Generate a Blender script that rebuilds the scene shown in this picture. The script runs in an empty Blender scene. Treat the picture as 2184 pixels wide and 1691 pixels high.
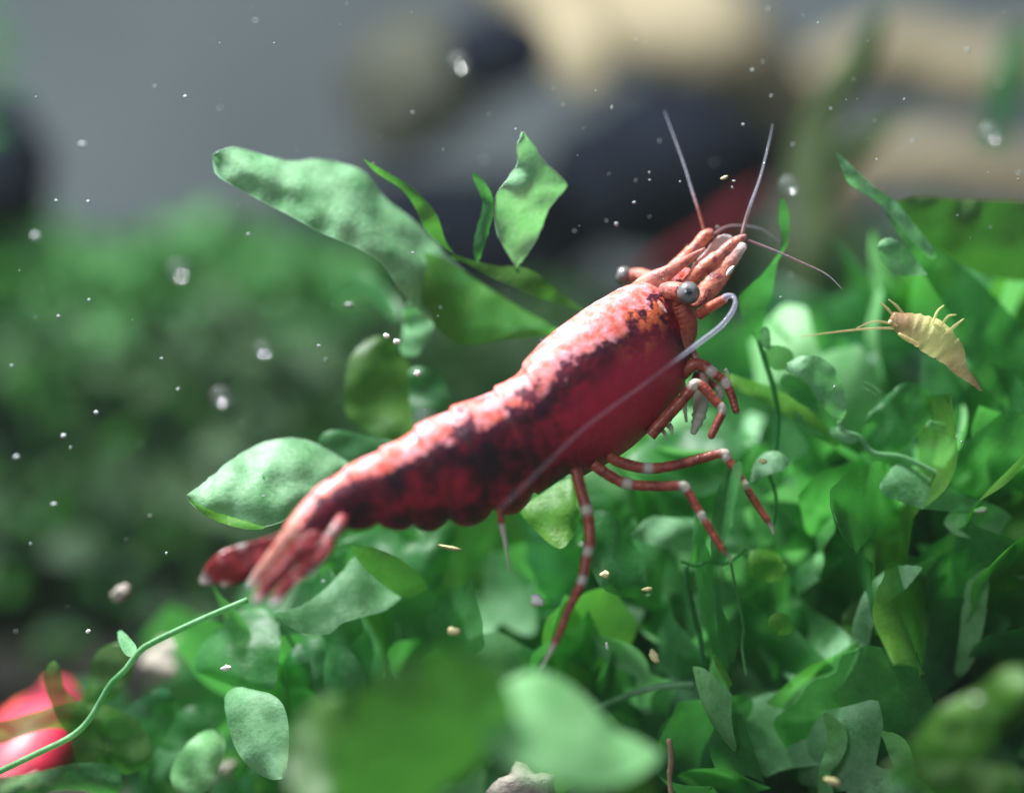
import bpy, bmesh, math, random
import numpy as np
from mathutils import Vector, Matrix, noise as mnoise

random.seed(11)
rng = np.random.default_rng(7)
sc = bpy.context.scene
COL = sc.collection

# ------------------------------------------------------------------ camera
# one unit = one centimetre; the shrimp stands in the plane y = 0, fifteen centimetres from the lens
S, D = 0.002, 15.0
cam_d = bpy.data.cameras.new('camera'); cam = bpy.data.objects.new('camera', cam_d); COL.objects.link(cam)
cam.location = (0, -D, 0); cam.rotation_euler = (math.radians(90), 0, 0)
cam_d.sensor_width = 36; cam_d.lens = 36 * D / (2184 * S)
cam_d.clip_start = 0.05; cam_d.clip_end = 500
cam_d.dof.use_dof = True; cam_d.dof.focus_distance = D - 0.08; cam_d.dof.aperture_fstop = 0.158
sc.camera = cam

# ------------------------------------------------------------------ light: the tank lamp overhead, an added front fill, dim room around
w = bpy.data.worlds.new('World'); sc.world = w; w.use_nodes = True
w.node_tree.nodes['Background'].inputs[0].default_value = (0.55, 0.72, 0.85, 1)
w.node_tree.nodes['Background'].inputs[1].default_value = 0.26
def area(name, loc, target, size, power, col):
    l = bpy.data.lights.new(name, 'AREA'); l.energy = power; l.size = size; l.color = col
    o = bpy.data.objects.new(name, l); COL.objects.link(o); o.location = loc
    o.rotation_euler = (Vector(target) - Vector(loc)).to_track_quat('-Z', 'Y').to_euler(); return o
area('tank_lamp', (-4.2, 0.4, 10.0), (0, 1.5, 0), 2.6, 5900, (0.97, 1.0, 0.99))
area('front_fill', (-7, -13, 5.0), (0, 0, -0.5), 5.0, 900, (0.88, 0.93, 1.0))  # added fill lamp to brighten the camera side; no window stands there
sc.view_settings.view_transform = 'Standard'; sc.view_settings.look = 'None'
sc.view_settings.exposure = 0.0; sc.view_settings.gamma = 1.0
sc.cycles.use_denoising = True
sc.cycles.max_bounces = 5; sc.cycles.diffuse_bounces = 3; sc.cycles.glossy_bounces = 2; sc.cycles.transmission_bounces = 3; sc.cycles.transparent_max_bounces = 10; sc.cycles.volume_bounces = 0
sc.cycles.caustics_reflective = False; sc.cycles.caustics_refractive = False

# ------------------------------------------------------------------ helpers
def W(px, py, d=0.0):
    k = (D + d) / D
    return Vector(((px - 1092) * S * k, d, (845.5 - py) * S * k))

def resample(pts, n, smooth=True):
    P = np.array(pts, float)
    if smooth and len(P) > 2:
        Q = []
        ext = np.vstack([2 * P[0] - P[1], P, 2 * P[-1] - P[-2]])
        for i in range(1, len(ext) - 2):
            p0, p1, p2, p3 = ext[i - 1], ext[i], ext[i + 1], ext[i + 2]
            for t in np.linspace(0, 1, 10, endpoint=False):
                Q.append(0.5 * (2 * p1 + (p2 - p0) * t + (2 * p0 - 5 * p1 + 4 * p2 - p3) * t * t + (3 * p1 - p0 - 3 * p2 + p3) * t ** 3))
        Q.append(P[-1]); P = np.array(Q)
    L = np.concatenate([[0], np.cumsum(np.linalg.norm(np.diff(P[:, :2], axis=0), axis=1))])
    if L[-1] == 0: return np.repeat(P[:1], n, 0)
    u = np.linspace(0, L[-1], n)
    return np.stack([np.interp(u, L, P[:, k]) for k in range(P.shape[1])], 1)

def mesh_obj(name, verts, faces, mat, parent=None, attrs=None, smooth=True, origin=None):
    me = bpy.data.meshes.new(name)
    o3 = Vector(origin) if origin is not None else Vector((0, 0, 0))
    me.from_pydata([tuple(Vector(v) - o3) for v in verts], [], faces)
    if smooth: me.polygons.foreach_set('use_smooth', [True] * len(me.polygons))
    for k, vals in (attrs or {}).items():
        a = me.attributes.new(k, 'FLOAT', 'POINT'); a.data.foreach_set('value', list(vals))
    if mat: me.materials.append(mat)
    me.update()
    o = bpy.data.objects.new(name, me); COL.objects.link(o)
    o.location = o3
    if parent:
        o.parent = parent; o.location = o3 - Vector(parent.location)
    return o

def thing(name, label, cat, loc=(0, 0, 0), group=None):
    o = bpy.data.objects.new(name, None); COL.objects.link(o); o.location = loc
    o.empty_display_size = 0.05
    o['label'] = label; o['category'] = cat
    if group: o['group'] = group
    return o
def tag(o, label, cat, group=None):
    o['label'] = label; o['category'] = cat
    if group: o['group'] = group
    return o

# ------------------------------------------------------------------ materials
def newmat(name):
    m = bpy.data.materials.new(name); m.use_nodes = True
    nt = m.node_tree; nt.nodes.clear()
    out = nt.nodes.new('ShaderNodeOutputMaterial')
    return m, nt, out
def nd(nt, t, **kw):
    n = nt.nodes.new('ShaderNode' + t)
    for k, v in kw.items(): setattr(n, k, v)
    return n
def ramp(nt, fac, stops):
    r = nd(nt, 'ValToRGB'); el = r.color_ramp.elements
    while len(el) < len(stops): el.new(0.5)
    for e, (p, c) in zip(el, stops): e.position = p; e.color = (*c, 1) if len(c) == 3 else c
    nt.links.new(fac, r.inputs[0]); return r.outputs[0]
def noise_tex(nt, scale, detail=4, rough=0.55, vec=None):
    n = nd(nt, 'TexNoise'); n.inputs['Scale'].default_value = scale
    n.inputs['Detail'].default_value = detail; n.inputs['Roughness'].default_value = rough
    if vec is not None: nt.links.new(vec, n.inputs['Vector'])
    return n.outputs[0]
def objvec(nt, rand=True):
    tc = nd(nt, 'TexCoord')
    if not rand: return tc.outputs['Object']
    oi = nd(nt, 'ObjectInfo'); mu = nd(nt, 'VectorMath', operation='SCALE')
    cx = nd(nt, 'CombineXYZ')
    for k in range(3): nt.links.new(oi.outputs['Random'], cx.inputs[k])
    nt.links.new(cx.outputs[0], mu.inputs[0]); mu.inputs['Scale'].default_value = 37.0
    ad = nd(nt, 'VectorMath', operation='ADD')
    nt.links.new(tc.outputs['Object'], ad.inputs[0]); nt.links.new(mu.outputs[0], ad.inputs[1])
    return ad.outputs[0]
def mixcol(nt, fac, a, b, mode='MIX'):
    m = nd(nt, 'Mix', data_type='RGBA', blend_type=mode)
    for val, idx in ((fac, 0), (a, 6), (b, 7)):
        if isinstance(val, (int, float)): m.inputs[idx].default_value = val
        elif isinstance(val, tuple): m.inputs[idx].default_value = (*val, 1)
        else: nt.links.new(val, m.inputs[idx])
    return m.outputs[2]
def math_n(nt, op, a, b=None, clamp=False):
    m = nd(nt, 'Math', operation=op); m.use_clamp = clamp
    for i, v in enumerate((a, b)):
        if v is None: continue
        if isinstance(v, (int, float)): m.inputs[i].default_value = v
        else: nt.links.new(v, m.inputs[i])
    return m.outputs[0]
def bump(nt, h, strength, dist):
    b = nd(nt, 'Bump'); b.inputs['Strength'].default_value = strength; b.inputs['Distance'].default_value = dist
    nt.links.new(h, b.inputs['Height']); return b.outputs[0]

def leafmat(name, dark, light, trans=0.5, clear=0.14, rough=0.38, scale=5.0):
    m, nt, out = newmat(name)
    v = objvec(nt)
    big = noise_tex(nt, scale, 5, 0.6, v); fine = noise_tex(nt, scale * 9, 3, 0.6, v)
    f = math_n(nt, 'ADD', math_n(nt, 'MULTIPLY', big, 0.72), math_n(nt, 'MULTIPLY', fine, 0.28))
    c = ramp(nt, f, [(0.36, dark), (0.64, light)])
    spot = ramp(nt, noise_tex(nt, scale * 2.6, 6, 0.72, v), [(0.54, (0, 0, 0)), (0.66, (1, 1, 1))])
    c = mixcol(nt, math_n(nt, 'MULTIPLY', spot, 0.5), c, tuple(x * y for x, y in zip(dark, (0.9, 0.62, 0.6))))
    nrm = bump(nt, fine, 0.28, 0.012)
    p = nd(nt, 'BsdfPrincipled'); nt.links.new(c, p.inputs['Base Color']); p.inputs['Roughness'].default_value = rough
    p.inputs['Specular IOR Level'].default_value = 0.45; nt.links.new(nrm, p.inputs['Normal'])
    t = nd(nt, 'BsdfTranslucent'); nt.links.new(mixcol(nt, 0.55, c, (0.10, 0.46, 0.05)), t.inputs[0]); nt.links.new(nrm, t.inputs['Normal'])
    mx = nd(nt, 'MixShader'); mx.inputs[0].default_value = trans
    nt.links.new(p.outputs[0], mx.inputs[1]); nt.links.new(t.outputs[0], mx.inputs[2])
    tr = nd(nt, 'BsdfTransparent'); tr.inputs[0].default_value = (0.55, 0.9, 0.5, 1)
    m2 = nd(nt, 'MixShader'); m2.inputs[0].default_value = clear
    nt.links.new(mx.outputs[0], m2.inputs[1]); nt.links.new(tr.outputs[0], m2.inputs[2])
    nt.links.new(m2.outputs[0], out.inputs[0]); return m

LM = {
    'pale': leafmat('leaf_pale', (0.11, 0.33, 0.13), (0.33, 0.61, 0.35), 0.42, 0.12, 0.52),
    'mid': leafmat('leaf_mid', (0.022, 0.125, 0.036), (0.085, 0.285, 0.10), 0.52, 0.30, 0.42),
    'olive': leafmat('leaf_olive', (0.034, 0.11, 0.012), (0.085, 0.205, 0.028), 0.48, 0.30, 0.45),
    'dark': leafmat('leaf_dark', (0.010, 0.075, 0.030), (0.035, 0.17, 0.068), 0.48, 0.28, 0.42),
    'lime': leafmat('leaf_lime', (0.08, 0.26, 0.025), (0.17, 0.41, 0.05), 0.52, 0.20, 0.45),
    'fresh': leafmat('leaf_fresh', (0.13, 0.38, 0.13), (0.28, 0.58, 0.26), 0.40, 0.06, 0.55),
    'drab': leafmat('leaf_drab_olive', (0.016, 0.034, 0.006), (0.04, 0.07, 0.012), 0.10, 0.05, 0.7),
    'deep': leafmat('leaf_deep_olive', (0.03, 0.10, 0.012), (0.07, 0.19, 0.025), 0.22, 0.05, 0.5),
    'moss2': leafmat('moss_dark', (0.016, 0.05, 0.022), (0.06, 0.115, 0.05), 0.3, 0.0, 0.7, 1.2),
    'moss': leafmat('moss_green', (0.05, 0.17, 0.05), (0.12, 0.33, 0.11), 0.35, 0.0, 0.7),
}

def plainmat(name, base, rough=0.6, var=0.35, scale=4.0, bumpd=0.03, spec=0.4):
    m, nt, out = newmat(name)
    v = objvec(nt); f = noise_tex(nt, scale, 6, 0.62, v)
    lo = tuple(x * (1 - var) for x in base); hi = tuple(min(1, x * (1 + var)) for x in base)
    p = nd(nt, 'BsdfPrincipled'); nt.links.new(ramp(nt, f, [(0.3, lo), (0.7, hi)]), p.inputs['Base Color'])
    p.inputs['Roughness'].default_value = rough; p.inputs['Specular IOR Level'].default_value = spec
    nt.links.new(bump(nt, noise_tex(nt, scale * 4, 5, 0.6, v), 0.6, bumpd), p.inputs['Normal'])
    nt.links.new(p.outputs[0], out.inputs[0]); return m

M = {
    'wall': plainmat('grey_backdrop', (0.115, 0.138, 0.148), 0.8, 0.25, 0.25),
    'gravel': plainmat('brown_substrate', (0.055, 0.05, 0.035), 0.9, 0.6, 3.0, 0.15),
    'wood': plainmat('driftwood_tan', (0.25, 0.21, 0.135), 0.85, 0.5, 0.8, 0.15),
    'rock_and_hollow': plainmat('dark_stone_and_hollow', (0.008, 0.010, 0.016), 0.95, 0.4, 1.5, 0.1, 0.0),
    'pebble': plainmat('pale_pebble', (0.32, 0.28, 0.24), 0.7, 0.3, 4.0, 0.03),
    'mote': plainmat('grey_mote', (0.34, 0.38, 0.38), 0.6, 0.6, 3, 0.005),
    'fleck': plainmat('white_fleck', (0.85, 0.85, 0.80), 0.5, 0.1, 8, 0.005),
    'fleck_gold': plainmat('golden_fleck', (0.80, 0.70, 0.35), 0.5, 0.15, 8, 0.005),
    'edge_glow': plainmat('leaf_edge_glow', (0.34, 0.58, 0.38), 0.4, 0.3, 9, 0.004),
    'twig': plainmat('brown_twig', (0.30, 0.20, 0.12), 0.8, 0.4, 8, 0.01),
}
def bubble_mat():
    m, nt, out = newmat('bubble_skin')
    lw = nd(nt, 'Fresnel'); lw.inputs[0].default_value = 1.33
    g = nd(nt, 'BsdfGlossy'); g.inputs['Roughness'].default_value = 0.08
    df = nd(nt, 'BsdfDiffuse'); df.inputs[0].default_value = (0.75, 0.85, 0.85, 1)
    t = nd(nt, 'BsdfTransparent')
    a = nd(nt, 'MixShader'); a.inputs[0].default_value = 0.07
    nt.links.new(t.outputs[0], a.inputs[1]); nt.links.new(df.outputs[0], a.inputs[2])
    b = nd(nt, 'MixShader'); nt.links.new(math_n(nt, 'MULTIPLY', lw.outputs[0], 0.55, True), b.inputs[0])
    nt.links.new(a.outputs[0], b.inputs[1]); nt.links.new(g.outputs[0], b.inputs[2])
    nt.links.new(b.outputs[0], out.inputs[0]); return m
M['bubble'] = bubble_mat()

# shrimp shell: pale dorsal stripe with a ragged border, deep red flanks with near-black mottling
def shell_mat(name='shrimp_shell'):
    m, nt, out = newmat(name)
    tc = nd(nt, 'TexCoord').outputs['Object']
    dor = nd(nt, 'Attribute', attribute_name='dor').outputs['Fac']
    st = nd(nt, 'Attribute', attribute_name='st').outputs['Fac']
    n1 = noise_tex(nt, 9, 5, 0.6, tc); n2 = noise_tex(nt, 5.5, 4, 0.6, tc); n3 = noise_tex(nt, 34, 4, 0.6, tc)
    rag = math_n(nt, 'ADD', math_n(nt, 'MULTIPLY', math_n(nt, 'SUBTRACT', n1, 0.5), 0.95), math_n(nt, 'MULTIPLY', math_n(nt, 'SUBTRACT', n3, 0.5), 0.22))
    e = math_n(nt, 'ADD', dor, rag)
    stripe = ramp(nt, e, [(0.80, (0, 0, 0)), (0.87, (1, 1, 1))])
    rim = ramp(nt, e, [(0.62, (0, 0, 0)), (0.74, (1, 1, 1)), (0.80, (1, 1, 1)), (0.85, (0, 0, 0))])
    flank = ramp(nt, n2, [(0.36, (0.030, 0.002, 0.014)), (0.46, (0.16, 0.004, 0.026)), (0.56, (0.36, 0.008, 0.034)), (0.72, (0.52, 0.018, 0.045))])
    mott = ramp(nt, noise_tex(nt, 15, 5, 0.65, tc), [(0.40, (0.22, 0.16, 0.30)), (0.58, (1, 1, 1))])
    flank = mixcol(nt, 0.8, flank, mott, 'MULTIPLY')
    # clear glowing red on the gill cover, between stations 10 and 14
    gill = math_n(nt, 'MULTIPLY', ramp(nt, st, [(0.50, (0, 0, 0)), (0.58, (1, 1, 1)), (0.72, (1, 1, 1)), (0.78, (0, 0, 0))]), ramp(nt, dor, [(0.30, (0.75, 0.75, 0.75)), (0.60, (0.1, 0.1, 0.1))]))
    flank = mixcol(nt, gill, flank, (0.64, 0.014, 0.06))
    flank = mixcol(nt, math_n(nt, 'MULTIPLY', rim, 0.75), flank, (0.035, 0.002, 0.02))
    # orange mottling on the cheek
    cheek = math_n(nt, 'MULTIPLY', ramp(nt, st, [(0.66, (0, 0, 0)), (0.74, (1, 1, 1))]), ramp(nt, noise_tex(nt, 15, 3, 0.5, tc), [(0.46, (0, 0, 0)), (0.54, (1, 1, 1))]))
    cheek = math_n(nt, 'MULTIPLY', cheek, ramp(nt, dor, [(0.15, (0, 0, 0)), (0.4, (1, 1, 1))]))
    flank = mixcol(nt, cheek, flank, (0.72, 0.15, 0.06))
    stripec = ramp(nt, noise_tex(nt, 17, 5, 0.65, tc), [(0.34, (0.56, 0.05, 0.035)), (0.46, (0.68, 0.15, 0.12)), (0.58, (0.72, 0.25, 0.29)), (0.72, (0.78, 0.46, 0.58))])
    c = mixcol(nt, stripe, flank, stripec)
    p = nd(nt, 'BsdfPrincipled'); nt.links.new(c, p.inputs['Base Color'])
    p.inputs['Roughness'].default_value = 0.48; p.inputs['Specular IOR Level'].default_value = 0.4
    p.inputs['Subsurface Weight'].default_value = 0.25; p.inputs['Subsurface Radius'].default_value = (0.10, 0.025, 0.02)
    p.inputs['Subsurface Scale'].default_value = 0.6
    p.inputs['Coat Weight'].default_value = 0.12; p.inputs['Coat Roughness'].default_value = 0.2
    h = math_n(nt, 'ADD', n3, math_n(nt, 'MULTIPLY', noise_tex(nt, 90, 3, 0.6, tc), 0.5))
    nt.links.new(bump(nt, h, 0.5, 0.014), p.inputs['Normal'])
    nt.links.new(p.outputs[0], out.inputs[0]); return m
M['shell'] = shell_mat()

# limbs, fans and feelers: red where 'pale' = 0, milky where 1
def limb_mat(name, red_lo, red_hi, pale, clear0, clear1, rough=0.42, knee=1.0):
    m, nt, out = newmat(name)
    tc = nd(nt, 'TexCoord').outputs['Object']
    a = nd(nt, 'Attribute', attribute_name='pale').outputs['Fac']
    c = mixcol(nt, math_n(nt, 'DIVIDE', a, knee, True), ramp(nt, noise_tex(nt, 24, 5, 0.68, tc), [(0.38, red_lo), (0.58, red_hi)]), pale)
    p = nd(nt, 'BsdfPrincipled'); nt.links.new(c, p.inputs['Base Color']); p.inputs['Roughness'].default_value = rough
    p.inputs['Coat Weight'].default_value = 0.3
    nt.links.new(bump(nt, noise_tex(nt, 60, 4, 0.6, tc), 0.5, 0.012), p.inputs['Normal'])
    tl = nd(nt, 'BsdfTranslucent'); nt.links.new(c, tl.inputs[0])
    m1 = nd(nt, 'MixShader'); m1.inputs[0].default_value = 0.25
    nt.links.new(p.outputs[0], m1.inputs[1]); nt.links.new(tl.outputs[0], m1.inputs[2])
    tr = nd(nt, 'BsdfTransparent'); m2 = nd(nt, 'MixShader')
    fac = math_n(nt, 'ADD', math_n(nt, 'MULTIPLY', a, clear1 - clear0), clear0)
    nt.links.new(fac, m2.inputs[0]); nt.links.new(m1.outputs[0], m2.inputs[1]); nt.links.new(tr.outputs[0], m2.inputs[2])
    nt.links.new(m2.outputs[0], out.inputs[0]); return m
M['limb'] = limb_mat('shrimp_limb', (0.24, 0.025, 0.018), (0.50, 0.10, 0.055), (0.75, 0.70, 0.62), 0.03, 0.12)
M['head'] = limb_mat('shrimp_head_limb', (0.26, 0.02, 0.02), (0.74, 0.22, 0.12), (0.72, 0.66, 0.68), 0.02, 0.25)
M['fan'] = limb_mat('shrimp_tail_fan', (0.18, 0.008, 0.016), (0.40, 0.03, 0.04), (0.80, 0.74, 0.72), 0.05, 0.25)
M['feeler'] = limb_mat('shrimp_feeler', (0.20, 0.035, 0.03), (0.32, 0.07, 0.05), (0.40, 0.40, 0.50), 0.2, 0.62)
M['whip'] = limb_mat('shrimp_whip', (0.42, 0.06, 0.03), (0.60, 0.14, 0.08), (0.42, 0.40, 0.54), 0.05, 0.975, knee=0.3)
M['telson'] = limb_mat('shrimp_telson', (0.62, 0.15, 0.11), (0.82, 0.40, 0.32), (0.85, 0.85, 0.85), 0.02, 0.3)
M['pale_shrimp'] = limb_mat('pale_shrimp', (0.52, 0.20, 0.13), (0.66, 0.42, 0.26), (0.85, 0.82, 0.36), 0.62, 0.35)
def eye_mat():
    m, nt, out = newmat('shrimp_eye')
    tc = nd(nt, 'TexCoord').outputs['Object']
    g = nd(nt, 'Attribute', attribute_name='pupil').outputs['Fac']
    c = ramp(nt, math_n(nt, 'ADD', g, math_n(nt, 'MULTIPLY', math_n(nt, 'SUBTRACT', noise_tex(nt, 60, 3, .6, tc), 0.5), 0.12)),
             [(0.45, (0.10, 0.095, 0.095)), (0.80, (0.17, 0.17, 0.175)), (0.93, (0.13, 0.13, 0.14)), (0.965, (0.006, 0.006, 0.008))])
    p = nd(nt, 'BsdfPrincipled'); nt.links.new(c, p.inputs['Base Color']); p.inputs['Roughness'].default_value = 0.3
    p.inputs['Coat Weight'].default_value = 0.7; p.inputs['Coat Roughness'].default_value = 0.12
    nt.links.new(p.outputs[0], out.inputs[0]); return m
M['eye'] = eye_mat()

# ------------------------------------------------------------------ shape builders
def sheet(name, A, B, d, mat, parent=None, tilt=0.0, cup=0.10, ruffle=0.05, n=30, m=10, thick=0.0, pale=None, freq=None, smooth=True):
    """a frond blade lofted between its two edges (picture-frame millimetre pairs), bent and ruffled in depth"""
    a = resample(A, n, smooth); b = resample(B, n, smooth)
    mid = (a + b) / 2; ln = float(np.sum(np.linalg.norm(np.diff(mid[:, :2], axis=0), axis=1))) + 1e-6
    ends = [np.linalg.norm(a[0, :2] - b[0, :2]), np.linalg.norm(a[-1, :2] - b[-1, :2])]
    if max(ends) > 10:       # no blade ends in a straight cut: round off any wide end
        us = np.linspace(0, 1, n); us = .5 * us + .5 * (.5 - .5 * np.cos(np.pi * us)); k = us * (n - 1); lo = np.minimum(k.astype(int), n - 2); fr = (k - lo)[:, None]
        a = a[lo] * (1 - fr) + a[lo + 1] * fr; b = b[lo] * (1 - fr) + b[lo + 1] * fr; fac = np.ones(n)
        for e_, uu in ((ends[0], us), (ends[1], 1 - us)):
            if e_ > 10:
                r_ = min(.30, .5 * e_ / ln + .02); q = np.clip(uu / r_, 0, 1); fac *= np.maximum(.04, np.sqrt(1 - (1 - q) ** 2))
        mid = (a + b) / 2; a = mid + (a - mid) * fac[:, None]; b = mid + (b - mid) * fac[:, None]
    d0, d1 = (d, d) if isinstance(d, (int, float)) else d
    ph = random.uniform(0, 6.28); fq = freq or random.uniform(1.5, 3.2); vs = []; pl = []; ph2 = random.uniform(0, 6.28)
    wid = float(np.mean(np.linalg.norm(a[:, :2] - b[:, :2], axis=1))) * S
    for i in range(n):
        u = i / (n - 1)
        wi = np.linalg.norm(a[i, :2] - b[i, :2]) * S
        for j in range(m):
            v = j / (m - 1)
            x, y = (a[i] * (1 - v) + b[i] * v)[:2]
            dd = d0 + (d1 - d0) * u + tilt * (v - 0.5) * wi - cup * wi * (1 - (2 * v - 1) ** 2)
            dd += ruffle * wid * math.sin(6.28 * fq * u + ph) * (2 * v - 1)
            dd += ruffle * 0.9 * wid * math.sin(6.28 * fq * 0.6 * u + ph2 + 2 * v)
            dd += 0.03 * mnoise.noise((x * 0.02, y * 0.02, ph))
            e = 1.2 * mnoise.noise((u * 22, v * 3, ph)) if 0 < v < 1 else 1.8 * mnoise.noise((u * 26, v * 9, ph))
            vs.append(W(x + e, y + e, dd))
            if pale: pl.append(pale(u, v))
    fs = [(i * m + j, i * m + j + 1, (i + 1) * m + j + 1, (i + 1) * m + j) for i in range(n - 1) for j in range(m - 1)]
    org = vs[(n - 1) * m + m // 2]
    o = mesh_obj(name, vs, fs, mat, parent, {'pale': pl} if pale else None, origin=org if parent is None else parent.location)
    if parent is not None and mat is LM['pale'] and n >= 40:
        loop = [vs[i * m] for i in range(n)] + [vs[i * m + m - 1] for i in range(n - 1, -1, -1)]
        mv, mf, q = [], [], len(loop)
        for i, p in enumerate(loop):
            t = (loop[(i + 1) % q] - loop[i - 1]); t = t.normalized() if t.length > 1e-6 else Vector((1, 0, 0))
            s1 = t.cross(Vector((0, 1, 0))); s1 = s1.normalized() if s1.length > 1e-6 else Vector((1, 0, 0)); s2 = s1.cross(t)
            r_ = S * (.9 + .6 * mnoise.noise((i * .35, ph, 0)))
            mv += [p + s1 * (r_ * math.cos(6.2832 * k / 5)) + s2 * (r_ * math.sin(6.2832 * k / 5)) for k in range(5)]
            mf += [(i * 5 + k, i * 5 + (k + 1) % 5, ((i + 1) % q) * 5 + (k + 1) % 5, ((i + 1) % q) * 5 + k) for k in range(5)]
        mg = mesh_obj('edge_glow', mv, mf, M['edge_glow'], None, origin=parent.location); mg.parent = o; mg.location = (0, 0, 0)  # added pale tube: light scattered at the blade's edge, put in as colour
    if thick:
        md = o.modifiers.new('thickness', 'SOLIDIFY'); md.thickness = thick; md.offset = 0
    return o

def ribbon(name, pts, d, mat, parent=None, **kw):
    """pts: (x, y, width) along the midrib"""
    P = resample(pts, 26)
    T = np.gradient(P[:, :2], axis=0); T /= np.linalg.norm(T, axis=1)[:, None] + 1e-9
    N = np.stack([-T[:, 1], T[:, 0]], 1)
    A = P[:, :2] + N * P[:, 2:3] / 2; B = P[:, :2] - N * P[:, 2:3] / 2
    return sheet(name, A.tolist(), B.tolist(), d, mat, parent, smooth=False, **kw)

def tube(name, pts, mat, parent=None, ring=10, n=40, flat=1.0, pale_pts=None, wob=0.0):
    """pts: (x, y, depth, radius, pale) -> tapered round limb"""
    P = resample(pts, n)
    c = [W(p[0], p[1], p[2]) for p in P]
    vs, fs, pl = [], [], []
    up = Vector((0, -1, 0))
    for i in range(n):
        t = (c[min(i + 1, n - 1)] - c[max(i - 1, 0)]).normalized()
        s1 = t.cross(up)
        if s1.length < 1e-4: s1 = t.cross(Vector((1, 0, 0)))
        s1.normalize(); s2 = s1.cross(t)
        r = P[i][3] * S * (1 + wob * mnoise.noise((i * 0.6, P[0][0], 0)))
        for k in range(ring):
            a = 6.2832 * k / ring
            vs.append(c[i] + s1 * (r * math.cos(a)) + s2 * (r * flat * math.sin(a))); pl.append(min(1, max(0, P[i][4])))
    for i in range(n - 1):
        for k in range(ring):
            k2 = (k + 1) % ring
            fs.append((i * ring + k, i * ring + k2, (i + 1) * ring + k2, (i + 1) * ring + k))
    fs.append(tuple(range(ring))[::-1]); fs.append(tuple((n - 1) * ring + k for k in range(ring)))
    return mesh_obj(name, vs, fs, mat, parent, {'pale': pl}, origin=c[0] if parent is None else parent.location)

def blob(name, px, py, d, r, mat, parent=None, stretch=(1, 1, 1), rough=0.25, sub=3, freq=1.6, rot=None):
    """a lumpy stone / grain; r in picture units"""
    bm = bmesh.new(); bmesh.ops.create_icosphere(bm, subdivisions=sub, radius=1)
    k = (D + d) / D * S * r; sd = random.uniform(0, 50)
    R = Matrix.Rotation(rot or 0, 3, 'Y')
    for v in bm.verts:
        q = v.co.copy(); f = 1 + rough * mnoise.noise(q * freq + Vector((sd, 0, 0))) + rough * 0.5 * mnoise.noise(q * freq * 2.7 + Vector((0, sd, 0)))
        v.co = R @ Vector((q.x * stretch[0], q.y * stretch[1], q.z * stretch[2])) * (f * k)
    me = bpy.data.meshes.new(name); bm.to_mesh(me); bm.free()
    me.polygons.foreach_set('use_smooth', [True] * len(me.polygons)); me.materials.append(mat)
    o = bpy.data.objects.new(name, me); COL.objects.link(o); o.location = W(px, py, d)
    if parent: o.parent = parent; o.location = W(px, py, d) - Vector(parent.location)
    return o

# ------------------------------------------------------------------ the setting
GZ = -2.35
def ground():
    n, vs, fs = 90, [], []
    for i in range(n):
        for j in range(n):
            x = -16 + 32 * i / (n - 1); y = -6 + 26 * j / (n - 1)
            z = GZ + 0.10 * mnoise.noise((x * 0.7, y * 0.7, 0)) + 0.05 * mnoise.noise((x * 2.5, y * 2.5, 3)) + 0.02 * max(0, y)
            vs.append((x, y, z))
    fs = [(i * n + j, (i + 1) * n + j, (i + 1) * n + j + 1, i * n + j + 1) for i in range(n - 1) for j in range(n - 1)]
    o = mesh_obj('ground', vs, fs, M['gravel']); o['kind'] = 'structure'; return o
ground()
wv = []
for i in range(41):
    for j in range(25):
        x = -16 + 32 * i / 40; z = -3 + 14 * j / 24
        wv.append((x, 15 + 0.25 * mnoise.noise((x * 0.3, z * 0.3, 1)), z))
wall = mesh_obj('background_wall', wv, [(i * 25 + j, (i + 1) * 25 + j, (i + 1) * 25 + j + 1, i * 25 + j + 1) for i in range(40) for j in range(24)], M['wall'])
wall['kind'] = 'structure'

# driftwood, stones, and black blobs added as its dark hollows, far out of focus
def limb(pts, name, parent):
    P = resample(pts, 40); ring = 20; vs = []; sd = random.uniform(0, 99)
    for i, p in enumerate(P):
        c = W(p[0], p[1], p[2]); t = W(*P[min(i + 1, 39)][:3]) - W(*P[max(i - 1, 0)][:3]); t.normalize()
        s1 = t.cross(Vector((0, -1, 0))); s1.normalize(); s2 = s1.cross(t)
        k = (D + p[2]) / D * S * p[3]
        for q in range(ring):
            a = 6.2832 * q / ring; dr = s1 * math.cos(a) + s2 * math.sin(a)
            r = k * (1 + 0.35 * mnoise.noise(c * 0.9 + dr * 0.8 + Vector((sd, 0, 0))) + 0.12 * mnoise.noise(c * 3 + dr * 2))
            vs.append(c + dr * r)
    fs = [(i * ring + q, i * ring + (q + 1) % ring, (i + 1) * ring + (q + 1) % ring, (i + 1) * ring + q) for i in range(39) for q in range(ring)]
    fs += [tuple(range(ring))[::-1], tuple(39 * ring + q for q in range(ring))]
    return mesh_obj(name, vs, fs, M['wood'], parent, origin=parent.location)
dw = thing('driftwood', 'gnarled pale tan driftwood blurred far behind the shrimp\'s head', 'driftwood', W(1900, 700, 9))
limb([(1010, -150, 9, 60), (1160, -20, 9, 90), (1330, 40, 8.6, 105), (1500, 80, 8.4, 120), (1610, 150, 8.6, 100), (1700, 300, 9, 80), (1760, 480, 9.2, 90), (1700, 640, 9.5, 100), (1750, 900, 9.5, 120)], 'trunk', dw)
limb([(1170, -10, 8.4, 70), (1215, 80, 8.1, 70), (1250, 150, 8, 62), (1285, 195, 8, 45)], 'knob', dw)
limb([(1740, 420, 9, 60), (1860, 350, 8.7, 58), (2000, 335, 8.5, 55), (2120, 360, 8.5, 62), (2280, 400, 8.5, 60)], 'branch', dw)
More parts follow.
